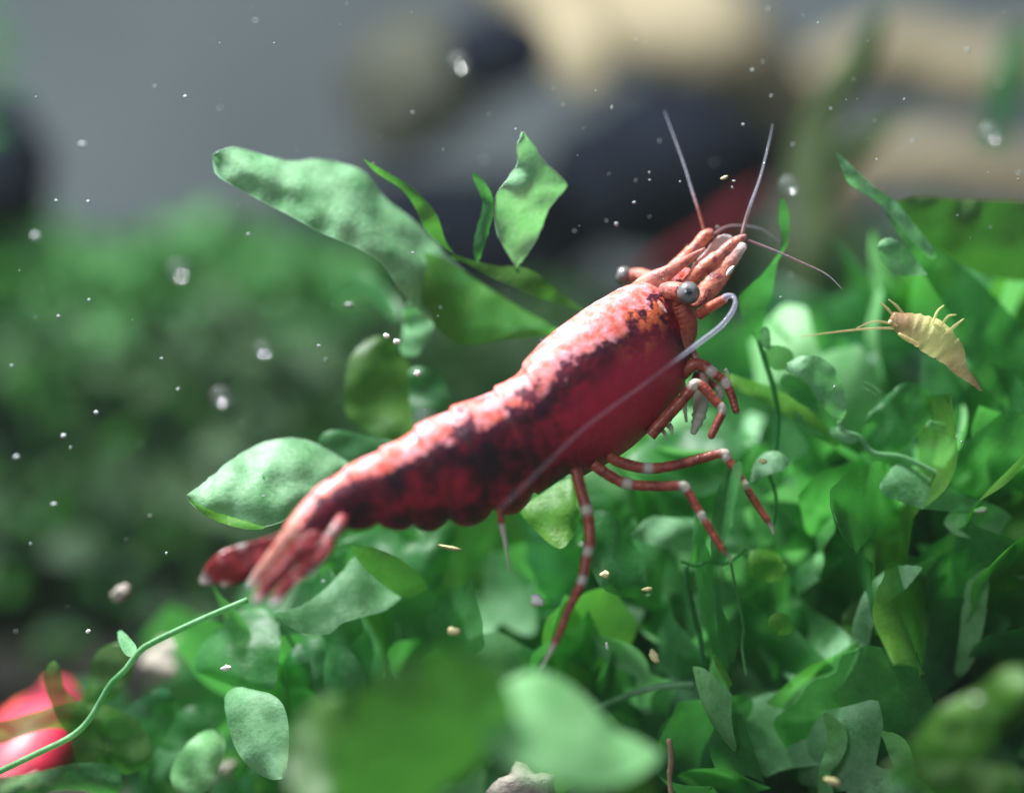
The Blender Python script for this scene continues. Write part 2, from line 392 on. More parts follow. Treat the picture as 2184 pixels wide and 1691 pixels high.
limb([(1700, 230, 9, 60), (1800, 150, 9.2, 70), (1950, 130, 9.4, 80), (2090, 160, 9.4, 70), (2300, 120, 9.5, 60)], 'branch', dw)
tag(blob('stone', 1060, 115, 6.8, 112, M['rock_and_hollow'], stretch=(1, 1, 0.85)), 'small rounded dark hollow blurred beside the driftwood knob', 'stone')  # black body put in place of a shaded hole
tag(blob('stone', 1420, 370, 6.6, 245, M['rock_and_hollow'], stretch=(1.05, 0.7, 0.72)), 'large black stone blurred behind the shrimp\'s raised feelers', 'stone')  # added near-black body standing in for an unlit hole
tag(blob('stone', -20, 350, 6.0, 165, M['rock_and_hollow'], stretch=(0.75, 0.8, 1.0)), 'dark blue-black stone under the feathery plant above the moss bank', 'stone')
tag(blob('stone', 960, 500, 7.8, 190, M['rock_and_hollow'], stretch=(1.9, 0.6, 0.75)), 'low dark hollow blurred behind the angular pale frond', 'stone')  # added black body that keeps this gap dark against the backdrop

tag(blob('stone', 880, 190, 7.6, 150, plainmat('brown_stone', (0.040, 0.042, 0.030), .9, .4, 1.2, .1), stretch=(1.0, 0.7, .95)), 'brown stone blurred between the grey backdrop and the small dark hollow', 'stone')

# moss banks far behind: nobody could count the leaflets
def moss(name, label, boxes, count, mat, size, cat):
    vs, fs = [], []
    for (x0, y0, x1, y1, d0, d1), cnt in zip(boxes, count):
        for _ in range(cnt):
            d = random.uniform(d0, d1); u = random.random(); px = x0 + (x1 - x0) * random.random()
            py = y0 + (y1 - y0) * random.random() + 26 * math.sin(px * 0.013 + x0)
            c = W(px, py, d); L = size * random.uniform(0.6, 1.4)
            ax = Vector((random.uniform(-1, 1), random.uniform(-0.8, 0.4), random.uniform(-0.3, 1.0))).normalized()
            sd = ax.cross(Vector((random.uniform(-1, 1), random.uniform(-1, 1), random.uniform(-1, 1)))).normalized() * L * 0.3
            nn = ax.cross(sd) * 0.6
            b = len(vs)
            vs += [c, c + ax * L * 0.5 + sd, c + ax * L * 0.55 + nn, c + ax * L * 0.5 - sd, c + ax * L]
            fs += [(b, b + 1, b + 2), (b, b + 2, b + 3), (b + 1, b + 4, b + 2), (b + 2, b + 4, b + 3)]
    o = mesh_obj(name, vs, fs, mat); o['kind'] = 'stuff'; o['label'] = label; o['category'] = cat; return o
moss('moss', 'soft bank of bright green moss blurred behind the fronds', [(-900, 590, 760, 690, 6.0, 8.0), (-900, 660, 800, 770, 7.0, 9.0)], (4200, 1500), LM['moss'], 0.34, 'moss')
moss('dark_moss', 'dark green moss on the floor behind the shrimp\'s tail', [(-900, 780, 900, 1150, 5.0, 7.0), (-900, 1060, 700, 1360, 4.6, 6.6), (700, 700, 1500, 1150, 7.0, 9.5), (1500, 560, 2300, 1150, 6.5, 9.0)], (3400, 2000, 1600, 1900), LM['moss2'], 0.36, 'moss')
fp = thing('feathery_plant', 'feathery green plant blurred at the edge above the dark stone', 'plant', W(-60, 260, 3.2))
for k in range(26):
    y = random.uniform(10, 330); x0 = random.uniform(-120, -30); ln = random.uniform(70, 150) * (1.2 - y / 500)
    a = random.uniform(-0.9, 0.5)
    ribbon('leaf', [(x0, y, 5), (x0 + ln * .5, y + ln * a * .4, 10), (x0 + ln, y + ln * a, 2)], 3.2 + random.uniform(-.5, .8), LM['mid'], fp)

# ------------------------------------------------------------------ the red shrimp
ST = [((606, 1122), (702, 1150)), ((650, 1066), (748, 1132)), ((700, 1025), (790, 1122)), ((745, 996), (834, 1124)),
      ((800, 966), (893, 1127)), ((850, 941), (945, 1118)), ((905, 903), (1008, 1110)), ((960, 876), (1078, 1090)),
      ((1030, 846), (1140, 1062)), ((1092, 812), (1200, 1032)), ((1125, 770), (1250, 1006)), ((1165, 725), (1310, 978)),
      ((1215, 683), (1375, 930)), ((1262, 650), (1430, 872)), ((1310, 622), (1464, 805)), ((1350, 604), (1479, 748)),
      ((1388, 590), (1485, 706)), ((1420, 578), (1488, 672)), ((1448, 570), (1492, 645)), ((1470, 572), (1496, 622))]
def head_d(t): return -0.72 + 0.80 * min(1.0, t / 16.0)       # the tail swings towards the lens
ROLL = math.radians(31); BR = 0.72
EDGES = [9.65, 8.35, 7.0, 5.6, 4.2, 2.75, 1.3]                # rear rims of carapace and rings (stations)
def section(t):
    i = min(int(t), len(ST) - 2); return i, t - i
def spline_st(n):
    U = np.array([s[0] for s in ST], float); L = np.array([s[1] for s in ST], float)
    ts = np.linspace(0, len(ST) - 1, n)
    def cr(P, t):
        i = min(int(t), len(P) - 2); f = t - i
        p0 = P[i - 1] if i > 0 else 2 * P[0] - P[1]; p1 = P[i]; p2 = P[i + 1]; p3 = P[i + 2] if i + 2 < len(P) else 2 * P[-1] - P[-2]
        return 0.5 * (2 * p1 + (p2 - p0) * f + (2 * p0 - 5 * p1 + 4 * p2 - p3) * f * f + (3 * p1 - p0 - 3 * p2 + p3) * f ** 3)
    return ts, [cr(U, t) for t in ts], [cr(L, t) for t in ts]

shrimp = thing('shrimp', 'deep red shrimp with pale dorsal stripe standing over the green fronds', 'shrimp', W(1240, 1420, -0.3))
def build_body():
    n, ring = 260, 72
    ts, U, L = spline_st(n); vs, dor, stt = [], [], []
    for t, u0, l0 in zip(ts, U, L):
        c = (u0 + l0) / 2; s = np.linalg.norm(u0 - l0) / 2; nrm = (u0 - l0) / (2 * s)
        a = s / math.sqrt(math.cos(ROLL) ** 2 + (BR * math.sin(ROLL)) ** 2); b = BR * a
        dd = head_d(t)
        for k in range(ring):
            ph = 6.2832 * k / ring
            cp, sp = math.cos(ph), math.sin(ph)
            # overlapping rings: each swells towards its rear rim, then steps down
            tt = t + 0.30 * (1 - cp) * 0.5 * (1 if t < 9.9 else 0.0) - 0.35 * sp * sp * (1 if t > 8.9 else 0.3)
            saw = 0.0
            for q in range(len(EDGES) - 1):
                hi, lo = EDGES[q], EDGES[q + 1]
                if lo <= tt < hi: saw = 0.075 * (1 - (tt - lo) / (hi - lo)) ** 1.3 * (1.0 if tt - lo > 0.06 else (tt - lo) / 0.06)
            if tt >= EDGES[0]: saw = 0.045 * max(0.0, 1 - (tt - EDGES[0]) / 2.0) * min(1.0, (tt - EDGES[0]) / 0.08)
            r = 1 + saw - 0.02
            ca = cp
            if cp < 0 and t < 9.6:      # side plates hang in scallops below the belly line
                sc_ = 0.0
                for q in range(1, len(EDGES) - 1):
                    hi, lo = EDGES[q] - 0.25, EDGES[q + 1] - 0.25
                    if lo <= t < hi:
                        x = (t - lo) / (hi - lo); sc_ = 1 - abs(2 * x - 0.9) ** 2.2
                        sc_ = max(0.0, sc_)
                r += (0.19 * sc_ - 0.11) * (-cp) ** 2
            # keel the back slightly, flatten the flanks
            y_ = a * r * (cp if cp < 0.9 else cp + 0.03 * (cp - 0.9) / 0.1)
            x_ = b * r * (1 if sp >= 0 else -1) * abs(sp) ** 0.88
            uu = y_ * math.cos(ROLL) - x_ * math.sin(ROLL); vv = y_ * math.sin(ROLL) + x_ * math.cos(ROLL)
            lump = 1.3 * mnoise.noise((t * 1.7, cp * 2.2, sp * 2.2)) + 0.7 * mnoise.noise((t * 5, cp * 6, sp * 6))
            q2 = c + nrm * (uu + lump)
            vs.append(W(q2[0], q2[1], dd - vv * S)); dor.append(cp * 0.5 + 0.5 if False else max(0.0, cp)); stt.append(t / (len(ST) - 1))
    fs = [(i * ring + k, i * ring + (k + 1) % ring, (i + 1) * ring + (k + 1) % ring, (i + 1) * ring + k) for i in range(n - 1) for k in range(ring)]
    fs += [tuple(range(ring))[::-1], tuple((n - 1) * ring + k for k in range(ring))]
    return mesh_obj('body', vs, fs, M['shell'], shrimp, {'dor': dor, 'st': stt}, origin=shrimp.location)
body = build_body()

def limbpart(name, pts, mat='limb', **kw):
    return tube(name, pts, M[mat], shrimp, **kw)
HD = 0.08
# rostrum: a flattened blade carried forward from the back of the head
limbpart('rostrum', [(1335, 640, HD - .06, 18, .15), (1385, 606, HD - .10, 24, .2), (1430, 578, HD - .11, 15, .15), (1470, 551, HD - .09, 9, .1), (1504, 529, HD - .07, 2, .3)], 'head', flat=0.6)
# eyes on stalks
def eye(px, py, d, r, spot):
    bm = bmesh.new(); bmesh.ops.create_uvsphere(bm, u_segments=32, v_segments=20, radius=1)
    c = W(px, py, d); vs = [v.co.copy() for v in bm.verts]; fs = [tuple(v.index for v in f.verts) for f in bm.faces]; bm.free()
    sp = Vector(spot).normalized()
    return mesh_obj('eye', [c + v * (r * S) for v in vs], fs, M['eye'], shrimp, {'pupil': [max(0, v.normalized().dot(sp)) for v in vs]}, origin=shrimp.location)
eye(1468, 625, HD - .22, 25, (0.0, -1, 0.08)); eye(1332, 588, HD + .20, 20, (-0.95, -0.2, 0.3))
EY = [c for c in shrimp.children if c.name.startswith('eye')]
es1 = limbpart('eyestalk', [(1405, 622, HD - .08, 17, .1), (1430, 619, HD - .15, 19, .15), (1455, 623, HD - .20, 20, 0)], 'head')
es2 = limbpart('eyestalk', [(1390, 594, HD + .08, 15, .1), (1366, 587, HD + .16, 15, .15), (1345, 588, HD + .20, 15, 0)], 'head')
EY[0].parent = es1; EY[1].parent = es2
# first feelers: jointed stalks, each with two whips
fs1 = limbpart('feeler_stalk', [(1420, 588, HD + .02, 15, .1), (1452, 560, HD + .03, 16, .1), (1476, 535, HD + .03, 15, .0), (1480, 531, HD + .03, 12, .2), (1500, 508, HD + .03, 14, .1), (1510, 500, HD + .03, 13, 0), (1522, 498, HD + .03, 9, .3)], 'head', wob=.12)
fs2 = limbpart('feeler_stalk', [(1462, 606, HD - .08, 14, .0), (1500, 572, HD - .08, 17, .05), (1530, 548, HD - .07, 15, .1), (1535, 544, HD - .07, 12, .2), (1560, 524, HD - .06, 14, .05), (1582, 508, HD - .05, 9, .2), (1592, 506, HD - .05, 6, .3)], 'head', wob=.12)
WH = limbpart('feeler', [(1503, 496, HD + .03, 4.75, 0), (1490, 450, HD + .06, 3.96, .05), (1475, 404, HD + .1, 3.39, .8), (1460, 355, HD + .14, 2.58, 1), (1434, 283, HD + .22, 1.53, 1), (1417, 238, HD + .28, 0.60, 1)], 'feeler'); WH.parent = fs1
WH = limbpart('feeler', [(1582, 503, HD - .05, 4.75, .1), (1590, 470, HD - .03, 3.61, .4), (1602, 433, 0.05, 3.23, .9), (1622, 376, .1, 2.45, 1), (1640, 304, .18, 1.42, 1), (1648, 265, .22, 0.60, 1)], 'feeler'); WH.parent = fs2
WH = limbpart('feeler', [(1590, 512, HD - .05, 4.27, .1), (1620, 522, HD - .06, 2.92, .4), (1658, 537, HD - .08, 2.46, .5), (1699, 555, HD - .1, 2.18, .4), (1761, 584, HD - .14, 1.53, .6), (1796, 616, HD - .18, 0.70, .8)], 'feeler'); WH.parent = fs2
WH = limbpart('feeler', [(1524, 500, HD + .05, 4.27, .1), (1545, 486, HD + .08, 2.85, .4), (1571, 481, HD + .12, 2.17, .6), (1622, 488, HD + .18, 1.59, .8), (1662, 516, HD + .24, 0.70, .9)], 'feeler'); WH.parent = fs1
# feeler scales: flat blades beside the stalks
sheet('feeler_scale', [(1480, 660), (1515, 640), (1548, 605), (1566, 572), (1588, 535), (1590, 524)], [(1466, 640), (1490, 610), (1520, 575), (1552, 545), (1575, 520), (1590, 522)], (HD - .14, HD - .06), M['head'], shrimp, tilt=.3, cup=.15, ruffle=0.02, thick=.012, pale=lambda u, v: max(0, u - .62) * 2.4 + 0.06)
sheet('feeler_scale', [(1470, 570), (1505, 535), (1530, 505), (1556, 502)], [(1490, 590), (1530, 556), (1552, 530), (1566, 510)], (HD + .08, HD + .06), M['head'], shrimp, cup=.1, ruffle=0.02, thick=.012, pale=lambda u, v: .35 + max(0, u - .4) * 1.2)
blob('spine', 1557, 578, HD - .13, 9, plainmat('spine_pale', (0.78, 0.72, 0.68), .4, .1, 9, .004), shrimp, stretch=(.55, .5, 1.5), rough=.1, rot=math.radians(38))
# second feeler: red base, then the long milky whip laid back along the flank
limbpart('long_feeler', [(1490, 672, HD - .2, 12.0, 0.0), (1520, 652, HD - .24, 11.0, 0.0), (1546, 637, HD - .27, 9.0, 0.0), (1549, 632, HD - .28, 6.6, 0.6), (1562, 631, HD - .3, 5.3, 0.6), (1569, 644, HD - .32, 5.3, 0.6), (1560, 668, HD - .34, 5.5, 0.6), (1536, 697, HD - .36, 5.5, 0.6), (1493, 730, HD - .40, 5.3, 0.6), (1430, 777, HD - .46, 3.8, 0.985), (1370, 822, HD - .52, 3.5, 0.985), (1300, 872, HD - .58, 3.3, 0.985), (1240, 918, HD - .64, 3.3, 0.985), (1170, 985, HD - .74, 3.0, 0.985), (1090, 1062, HD - .82, 3.7, 0.985), (1062, 1088, HD - .84, 1.8, 0.985)], 'whip', n=110)
# cheek spines, jaw-feet
limbpart('cheek_spine', [(1388, 636, HD - .14, 13, .1), (1406, 652, HD - .18, 8, .2), (1422, 666, HD - .20, 2, .6)], 'head', n=14)
limbpart('jaw', [(1452, 650, HD - .16, 20, 0), (1468, 690, HD - .15, 21, 0), (1466, 722, HD - .12, 18, .1), (1452, 748, HD - .1, 10, .2)], 'limb', wob=.08)
limbpart('jaw_foot', [(1474, 745, HD - .05, 9, .2), (1500, 800, HD - .08, 9, .3), (1496, 850, HD - .1, 17, .9), (1490, 890, HD - .1, 14, .95), (1478, 925, HD - .08, 6, 1)], 'limb', wob=.3)
limbpart('jaw_foot', [(1452, 800, HD - .02, 9, .2), (1458, 850, HD - .05, 6, .9), (1464, 900, HD - .04, 3, 1)], 'limb', wob=.3)
# claws and walking legs: red shafts, white joints
J = lambda p: p
def leg(name, pts, r, joints, d0, d1, tip=0.82):
    P = resample(pts, 90); n = len(P); out = []
    L = np.concatenate([[0], np.cumsum(np.linalg.norm(np.diff(P, axis=0), axis=1))]); tot = L[-1]
    for i in range(n):
        u = L[i] / tot; pale = 0.0; rr = r * (1.10 - 0.48 * u ** 1.3)
        for (jx, jy) in joints:
            q = math.hypot(P[i][0] - jx, P[i][1] - jy)
            if q < 13: pale = max(pale, .9 if q < 6 else .9 * (13 - q) / 7); rr *= 1 + 0.10 * max(0, 1 - q / 9)
        if u > tip: pale = max(pale, min(1, (u - tip) / .04)); rr *= 1 - 0.75 * (u - tip) / (1 - tip)
        out.append((P[i][0], P[i][1], d0 + (d1 - d0) * u, rr, pale))
    vsn = tube(name, out, M['limb'], shrimp, ring=12, n=90, wob=.16)
    return vsn
leg('walking_leg', [(1296, 968), (1320, 985), (1383, 999), (1450, 990), (1539, 967), (1550, 976), (1588, 1034), (1620, 1085), (1643, 1119), (1650, 1140)], 11, [(1383, 999), (1546, 973), (1588, 1034)], -.20, -.28, .93)
leg('walking_leg', [(1265, 990), (1300, 1014), (1339, 1032), (1400, 1037), (1455, 1036), (1464, 1043), (1497, 1100), (1525, 1146), (1545, 1176), (1562, 1194)], 11, [(1339, 1032), (1459, 1039), (1497, 1100)], -.26, -.36, .93)
leg('walking_leg', [(1228, 1000), (1240, 1050), (1252, 1089), (1257, 1125), (1258, 1162), (1250, 1190), (1241, 1240), (1212, 1300), (1190, 1357), (1155, 1424)], 11.5, [(1252, 1089), (1251, 1176), (1241, 1238)], -.36, -.55, .86)
leg('walking_leg', [(1066, 1075), (1071, 1120), (1078, 1160), (1086, 1222)], 7, [(1072, 1125), (1078, 1160)], -.42, -.35, .3)
leg('claw_leg', [(1455, 800), (1476, 779), (1500, 779), (1520, 794), (1541, 809), (1550, 820), (1561, 845), (1572, 884)], 12, [(1549, 818), (1518, 793)], -.02, -.1, .97)
leg('claw_leg', [(1386, 928), (1430, 880), (1462, 845), (1482, 820), (1500, 826), (1526, 856), (1541, 874), (1531, 900), (1514, 936)], 12.5, [(1481, 822), (1540, 872)], -.12, -.18, .985)
leg('claw_leg', [(1478, 800), (1505, 812), (1530, 828), (1537, 845), (1528, 862)], 10, [(1532, 834), (1537, 846)], .06, .04, .97)
for (x, y, r) in ((1431, 913, 7), (1418, 925, 5), (1552, 795, 4)):
    limbpart('bristle', [(x - 6, y - 8, -.1, r, .9), (x, y, -.1, r * .8, 1), (x + 3, y + 14, -.1, 1, 1)], 'limb', n=8, ring=6)
# tail fan
limbpart('telson', [(668, 1092, head_d(.8) - .05, 30, .05), (635, 1138, head_d(0) - .06, 29, .0), (590, 1190, head_d(0) - .06, 22, .0), (552, 1230, head_d(0) - .05, 15, .2), (528, 1252, head_d(0) - .04, 5, 1)], 'telson', flat=.45, n=30, ring=16)
fan_pale = lambda u, v: (max(0, u - .80) * 5.5) + (0.8 if (v < .14 and .42 < u < .50) else 0)
TD = head_d(0)
sheet('tail_blade', [(612, 1130), (570, 1146), (508, 1163), (474, 1176), (446, 1201), (424, 1238)], [(618, 1152), (578, 1188), (532, 1216), (490, 1234), (456, 1244), (430, 1247)], (TD + .02, TD + .05), M['fan'], shrimp, cup=.05, ruffle=.02, thick=.012, pale=fan_pale)
sheet('tail_blade', [(616, 1142), (580, 1168), (540, 1190), (500, 1215), (468, 1242)], [(630, 1155), (590, 1196), (550, 1222), (515, 1238), (474, 1250)], (TD + .05, TD + .10), M['fan'], shrimp, cup=.12, ruffle=.02, thick=.012, pale=fan_pale)
sheet('tail_blade', [(718, 1140), (712, 1168), (677, 1212), (650, 1232), (626, 1250), (592, 1292)], [(690, 1132), (668, 1168), (640, 1200), (612, 1232), (590, 1262), (570, 1288)], (TD - .06, TD - .14), M['fan'], shrimp, tilt=.4, cup=.12, ruffle=.02, thick=.012, pale=fan_pale)
sheet('tail_blade', [(694, 1140), (655, 1186), (618, 1222), (580, 1262), (556, 1290)], [(660, 1128), (620, 1176), (585, 1218), (555, 1250), (534, 1284)], (TD - .09, TD - .14), M['fan'], shrimp, cup=.12, ruffle=.02, thick=.012, pale=fan_pale)
limbpart('fan_joint', [(730, 1108, TD - .02, 16, .0), (714, 1132, TD - .09, 13, .25), (704, 1142, TD - .1, 9, .7)], 'fan', n=14)

# other shrimps, only glimpsed
def body_copy(name, label, src_px, dst, scale, rot, roll=0, mat=None):
    o = body.copy(); COL.objects.link(o); o.parent = None; o.name = name
    me = body.data.copy(); c0 = W(*src_px); base = Vector(shrimp.location)
    R = Matrix.Rotation(math.radians(rot), 4, 'Y') @ Matrix.Rotation(math.radians(roll), 4, 'X')
    for v in me.vertices: v.co = R @ ((v.co + base - c0) * scale)
    if mat: me.materials.clear(); me.materials.append(mat)
    o.data = me; o.location = W(*dst); return tag(o, label, 'shrimp', 'shrimps in the background')
body_copy('shrimp', 'small dark red shrimp blurred behind the big shrimp\'s feelers', (1090, 870, -.3), (1500, 505, 4.6), 0.44, 2, 25, plainmat('dark_red_shell', (0.055, 0.004, 0.008), .8, .3, 6, spec=.1))
body_copy('shrimp', 'bright salmon shrimp peeping through gaps in the olive fronds', (1090, 870, -.3), (-62, 1715, 1.1), 0.80, -62, -60)

js = thing('juvenile_shrimp', 'tiny pale yellow shrimp with long fine feelers among the fronds', 'shrimp', W(1990, 740, .1))
tube('body', [(1902, 676, .1, 12, 0), (1925, 690, .1, 24, 0), (1960, 703, .1, 33, .6), (1995, 722, .1, 38, 1), (2028, 752, .1, 30, .6), (2048, 785, .1, 17, .1), (2075, 812, .1, 8, .1), (2092, 832, .1, 2, 0)], M['pale_shrimp'], js, ring=20, n=50, flat=.8, wob=.15)
for pts in ([(1908, 700, .05, 2.6, .3), (1850, 702, .02, 2.2, .3), (1790, 708, 0, 1.8, .3), (1712, 718, -.05, .8, .3)], [(1915, 694, .05, 2.4, .3), (1870, 686, .02, 2, .3), (1830, 700, .0, 1, .3)],
            [(1912, 680, .1, 3, .6), (1895, 660, .1, 3, .6), (1878, 645, .1, 1.2, .5)], [(1935, 680, .1, 3.5, .6), (1915, 655, .1, 3, .6), (1897, 640, .1, 1.2, .5)]):
    tube('feeler', pts, M['pale_shrimp'], js, ring=6, n=16)
for pts in ([(1990, 690, .05, 3, .8), (2000, 665, .05, 2.4, .8), (2014, 652, .05, 1, .8)], [(2015, 715, .05, 3.5, .7), (2036, 696, .05, 3.5, .8), (2056, 680, .05, 1, .8)], [(2005, 700, .05, 3, .7), (2022, 676, .05, 2.5, .8), (2040, 672, .05, 1, .8)], [(1960, 735, .0, 4, .4), (1935, 722, 0, 5, .6), (1918, 712, 0, 3, .9)]):
    tube('leg', pts, M['pale_shrimp'], js, ring=8, n=14)
blob('eye', 1901, 688, .04, 5, M['fleck_gold'], js, rough=.1)

js.location.y -= .2; js.location.x *= .986; js.location.z *= .986

# ------------------------------------------------------------------ fronds traced one by one
def plant(label, px, py, d, group=None, name='frond_plant'):
    return thing(name, label, 'plant', W(px, py, d), group)
def stem(pts, d, mat, parent, r=5):
    return tube('stem', [(x, y, d if len(p) < 3 else p[2], r if len(p) < 4 else p[3], 0) for p in pts for (x, y) in [p[:2]]], LM[mat], parent, ring=8, n=36)

p1 = plant('branching plant with one broad pale frond sweeping out behind the shrimp\'s back', 1180, 900, .35)
sheet('leaf', [(455, 330), (480, 318), (511, 317), (611, 343), (685, 341), (772, 365), (820, 422), (881, 470), (924, 513), (955, 548), (1010, 595), (1098, 652), (1164, 690), (1195, 705)],
      [(455, 338), (458, 362), (467, 378), (528, 413), (628, 465), (685, 496), (759, 526), (815, 561), (842, 600), (872, 639), (916, 678), (977, 731), (1055, 724), (1116, 702), (1186, 709)], (.15, .6), LM['pale'], p1, tilt=-.7, cup=.12, ruffle=.07, n=60, m=16)
sheet('leaf', [(842, 600), (900, 540), (960, 560), (1010, 592), (1098, 648), (1190, 700)], [(850, 620), (880, 650), (916, 682), (977, 735), (1055, 728), (1190, 712)], (.36, .52), LM['olive'], p1, tilt=-.2, cup=.1)
sheet('leaf', [(776, 339), (838, 374), (868, 391), (907, 426), (933, 461), (950, 513), (968, 539)], [(776, 341), (802, 369), (855, 404), (885, 443), (903, 483), (933, 517), (966, 541)], (.1, .2), LM['olive'], p1, tilt=.6, cup=.2)
sheet('leaf', [(1011, 365), (1033, 387), (1051, 422), (1051, 461), (1037, 513), (1020, 561)], [(1008, 366), (1008, 380), (1020, 408), (1029, 439), (1011, 513), (1012, 563)], (.1, .2), LM['mid'], p1, tilt=.5, cup=.2)
sheet('leaf', [(1116, 282), (1142, 313), (1159, 343), (1200, 382), (1208, 400), (1172, 443), (1159, 478), (1133, 530), (1103, 570)],
      [(1114, 283), (1103, 313), (1103, 352), (1072, 395), (1057, 426), (1059, 491), (1072, 522), (1098, 565), (1101, 571)], (.1, .25), LM['pale'], p1, tilt=-.3, cup=.1, ruffle=.1, n=44)
ribbon('leaf', [(962, 545, 10), (1010, 563, 14), (1060, 582, 30), (1110, 592, 46), (1150, 612, 44), (1190, 635, 26), (1245, 662, 6)], (.2, .35), LM['olive'], p1, tilt=.5)
ribbon('leaf', [(880, 640, 50), (892, 690, 66), (880, 730, 50), (865, 760, 40)], (.55, .6), LM['pale'], p1, tilt=-.6)
sheet('leaf', [(763, 726), (741, 779), (733, 866), (763, 909), (842, 940), (900, 950)], [(837, 709), (863, 760), (880, 800), (885, 860), (890, 900), (905, 945)], (.7, .5), LM['olive'], p1, tilt=.5)
sheet('leaf', [(863, 779), (870, 830), (881, 887), (900, 920)], [(930, 780), (959, 844), (950, 879), (910, 922)], (.6, .5), LM['mid'], p1)
stem([(905, 945), (980, 960), (1100, 960), (1180, 900)], .5, 'olive', p1, 6)
stem([(1195, 705), (1215, 760), (1210, 840), (1180, 900)], .55, 'olive', p1, 6)
stem([(1101, 570), (1105, 590)], .28, 'mid', p1, 4)
stem([(1245, 662), (1240, 760), (1200, 860), (1180, 900)], .45, 'olive', p1, 5)
ribbon('leaf', [(700, 640, 10), (760, 600, 36), (810, 625, 40), (850, 680, 30)], (1.6, 1.2), LM['mid'], p1)

p2 = plant('plant with a broad pointed leaf cupped out beside the shrimp\'s tail', 760, 1010, .3)
sheet('leaf', [(399, 1055), (427, 1036), (469, 1002), (507, 973), (554, 948), (602, 935), (649, 938), (690, 955), (740, 985)],
      [(400, 1058), (408, 1074), (443, 1100), (491, 1119), (538, 1128), (570, 1122), (625, 1100), (690, 1050), (742, 990)], (0.0, .3), LM['pale'], p2, tilt=-.55, cup=.16, ruffle=.03, n=40, m=14)
sheet('leaf', [(402, 1062), (410, 1075), (443, 1102), (491, 1121), (530, 1130), (562, 1127)], [(410, 1066), (425, 1076), (455, 1090), (500, 1104), (540, 1116), (566, 1124)], (-.06, .02), LM['lime'], p2, tilt=.9)
sheet('leaf', [(678, 948), (686, 926), (720, 916), (780, 928), (840, 940), (880, 950)], [(682, 955), (700, 975), (740, 985), (790, 980), (840, 965), (882, 955)], (.4, .35), LM['mid'], p2, tilt=-.3)
stem([(742, 988), (800, 1000), (860, 1020)], .32, 'mid', p2, 6)

p3 = plant('plant with overlapping pale leaves spread under the shrimp\'s tail fan', 700, 1500, .2)
sheet('leaf', [(585, 1308), (640, 1292), (690, 1258), (730, 1218), (762, 1186), (800, 1228), (852, 1270)], [(588, 1316), (640, 1348), (700, 1352), (725, 1332), (765, 1318), (820, 1302), (856, 1276)], (.1, .3), LM['pale'], p3, tilt=-.8, cup=.1)
sheet('leaf', [(748, 1163), (790, 1166), (850, 1190), (895, 1225), (915, 1250)], [(750, 1170), (772, 1205), (815, 1245), (865, 1275), (912, 1256)], (.0, .3), LM['deep'], p3, tilt=.6)
sheet('leaf', [(715, 1160), (790, 1130), (900, 1125), (972, 1115), (962, 1180), (946, 1232)], [(720, 1168), (770, 1172), (830, 1210), (880, 1240), (915, 1262), (944, 1238)], (.6, .5), LM['mid'], p3, tilt=-.4)
sheet('leaf', [(668, 1245), (680, 1210), (705, 1185), (735, 1165)], [(672, 1250), (700, 1255), (730, 1215), (742, 1180)], (.5, .5), LM['mid'], p3)
sheet('leaf', [(530, 1288), (480, 1325), (440, 1365), (420, 1395), (416, 1430), (450, 1445), (500, 1468)], [(575, 1292), (592, 1315), (598, 1357), (596, 1400), (590, 1440), (585, 1470), (560, 1478)], (.5, .2), LM['mid'], p3, tilt=-.4, cup=.15)
sheet('leaf', [(490, 1460), (479, 1480), (482, 1526), (499, 1587), (526, 1630), (573, 1661), (600, 1660)], [(540, 1468), (583, 1482), (607, 1509), (616, 1560), (614, 1610), (609, 1650), (602, 1661)], (.1, -.2), LM['pale'], p3, tilt=-.6, cup=.18)
sheet('leaf', [(600, 1400), (641, 1372), (690, 1372), (705, 1400)], [(590, 1470), (640, 1478), (690, 1460), (706, 1408)], (.4, .4), LM['dark'], p3, cup=.2)
sheet('leaf', [(650, 1345), (700, 1352), (720, 1400), (712, 1470)], [(640, 1350), (660, 1400), (670, 1470), (690, 1500)], (.4, .3), LM['mid'], p3, tilt=-.3)
stem([(588, 1312), (640, 1400), (690, 1480), (700, 1560)], .4, 'mid', p3, 5)

p4 = plant('long pale runner stem arching down from the shrimp\'s tail fan', 0, 1644, -.3, name='runner_stem')
stem([(528, 1279), (438, 1317), (337, 1364), (297, 1388), (270, 1425), (236, 1458), (216, 1492), (189, 1536), (152, 1570), (84, 1604), (0, 1644), (-40, 1664)], -.15, 'pale', p4, 6.5)
ribbon('leaf', [(290, 1395, 14), (278, 1385, 30), (262, 1360, 22), (255, 1345, 8)], (-.1, .2), LM['pale'], p4)

p5 = plant('dark olive frond with a finger-like lobe in front of the salmon shrimp', 200, 1660, .25)
ribbon('leaf', [(118, 1408, 18), (113, 1440, 36), (122, 1480, 40), (150, 1520, 60), (190, 1570, 80), (210, 1650, 90)], (.3, .3), LM['olive'], p5, cup=.1)
ribbon('leaf', [(262, 1372, 50), (240, 1420, 90), (215, 1470, 66), (185, 1495, 26), (172, 1512, 30), (180, 1560, 70)], (.45, .4), LM['olive'], p5)
ribbon('leaf', [(-60, 1580, 60), (20, 1556, 44), (90, 1535, 40), (150, 1528, 60), (240, 1560, 100), (300, 1640, 120)], (.35, .3), LM['olive'], p5)
ribbon('leaf', [(-40, 1690, 60), (60, 1672, 44), (170, 1655, 60), (260, 1670, 80)], (.2, .2), LM['mid'], p5)
ribbon('leaf', [(360, 1470, 50), (330, 1520, 90), (260, 1590, 120), (200, 1600, 80)], (.5, .4), LM['dark'], p5)
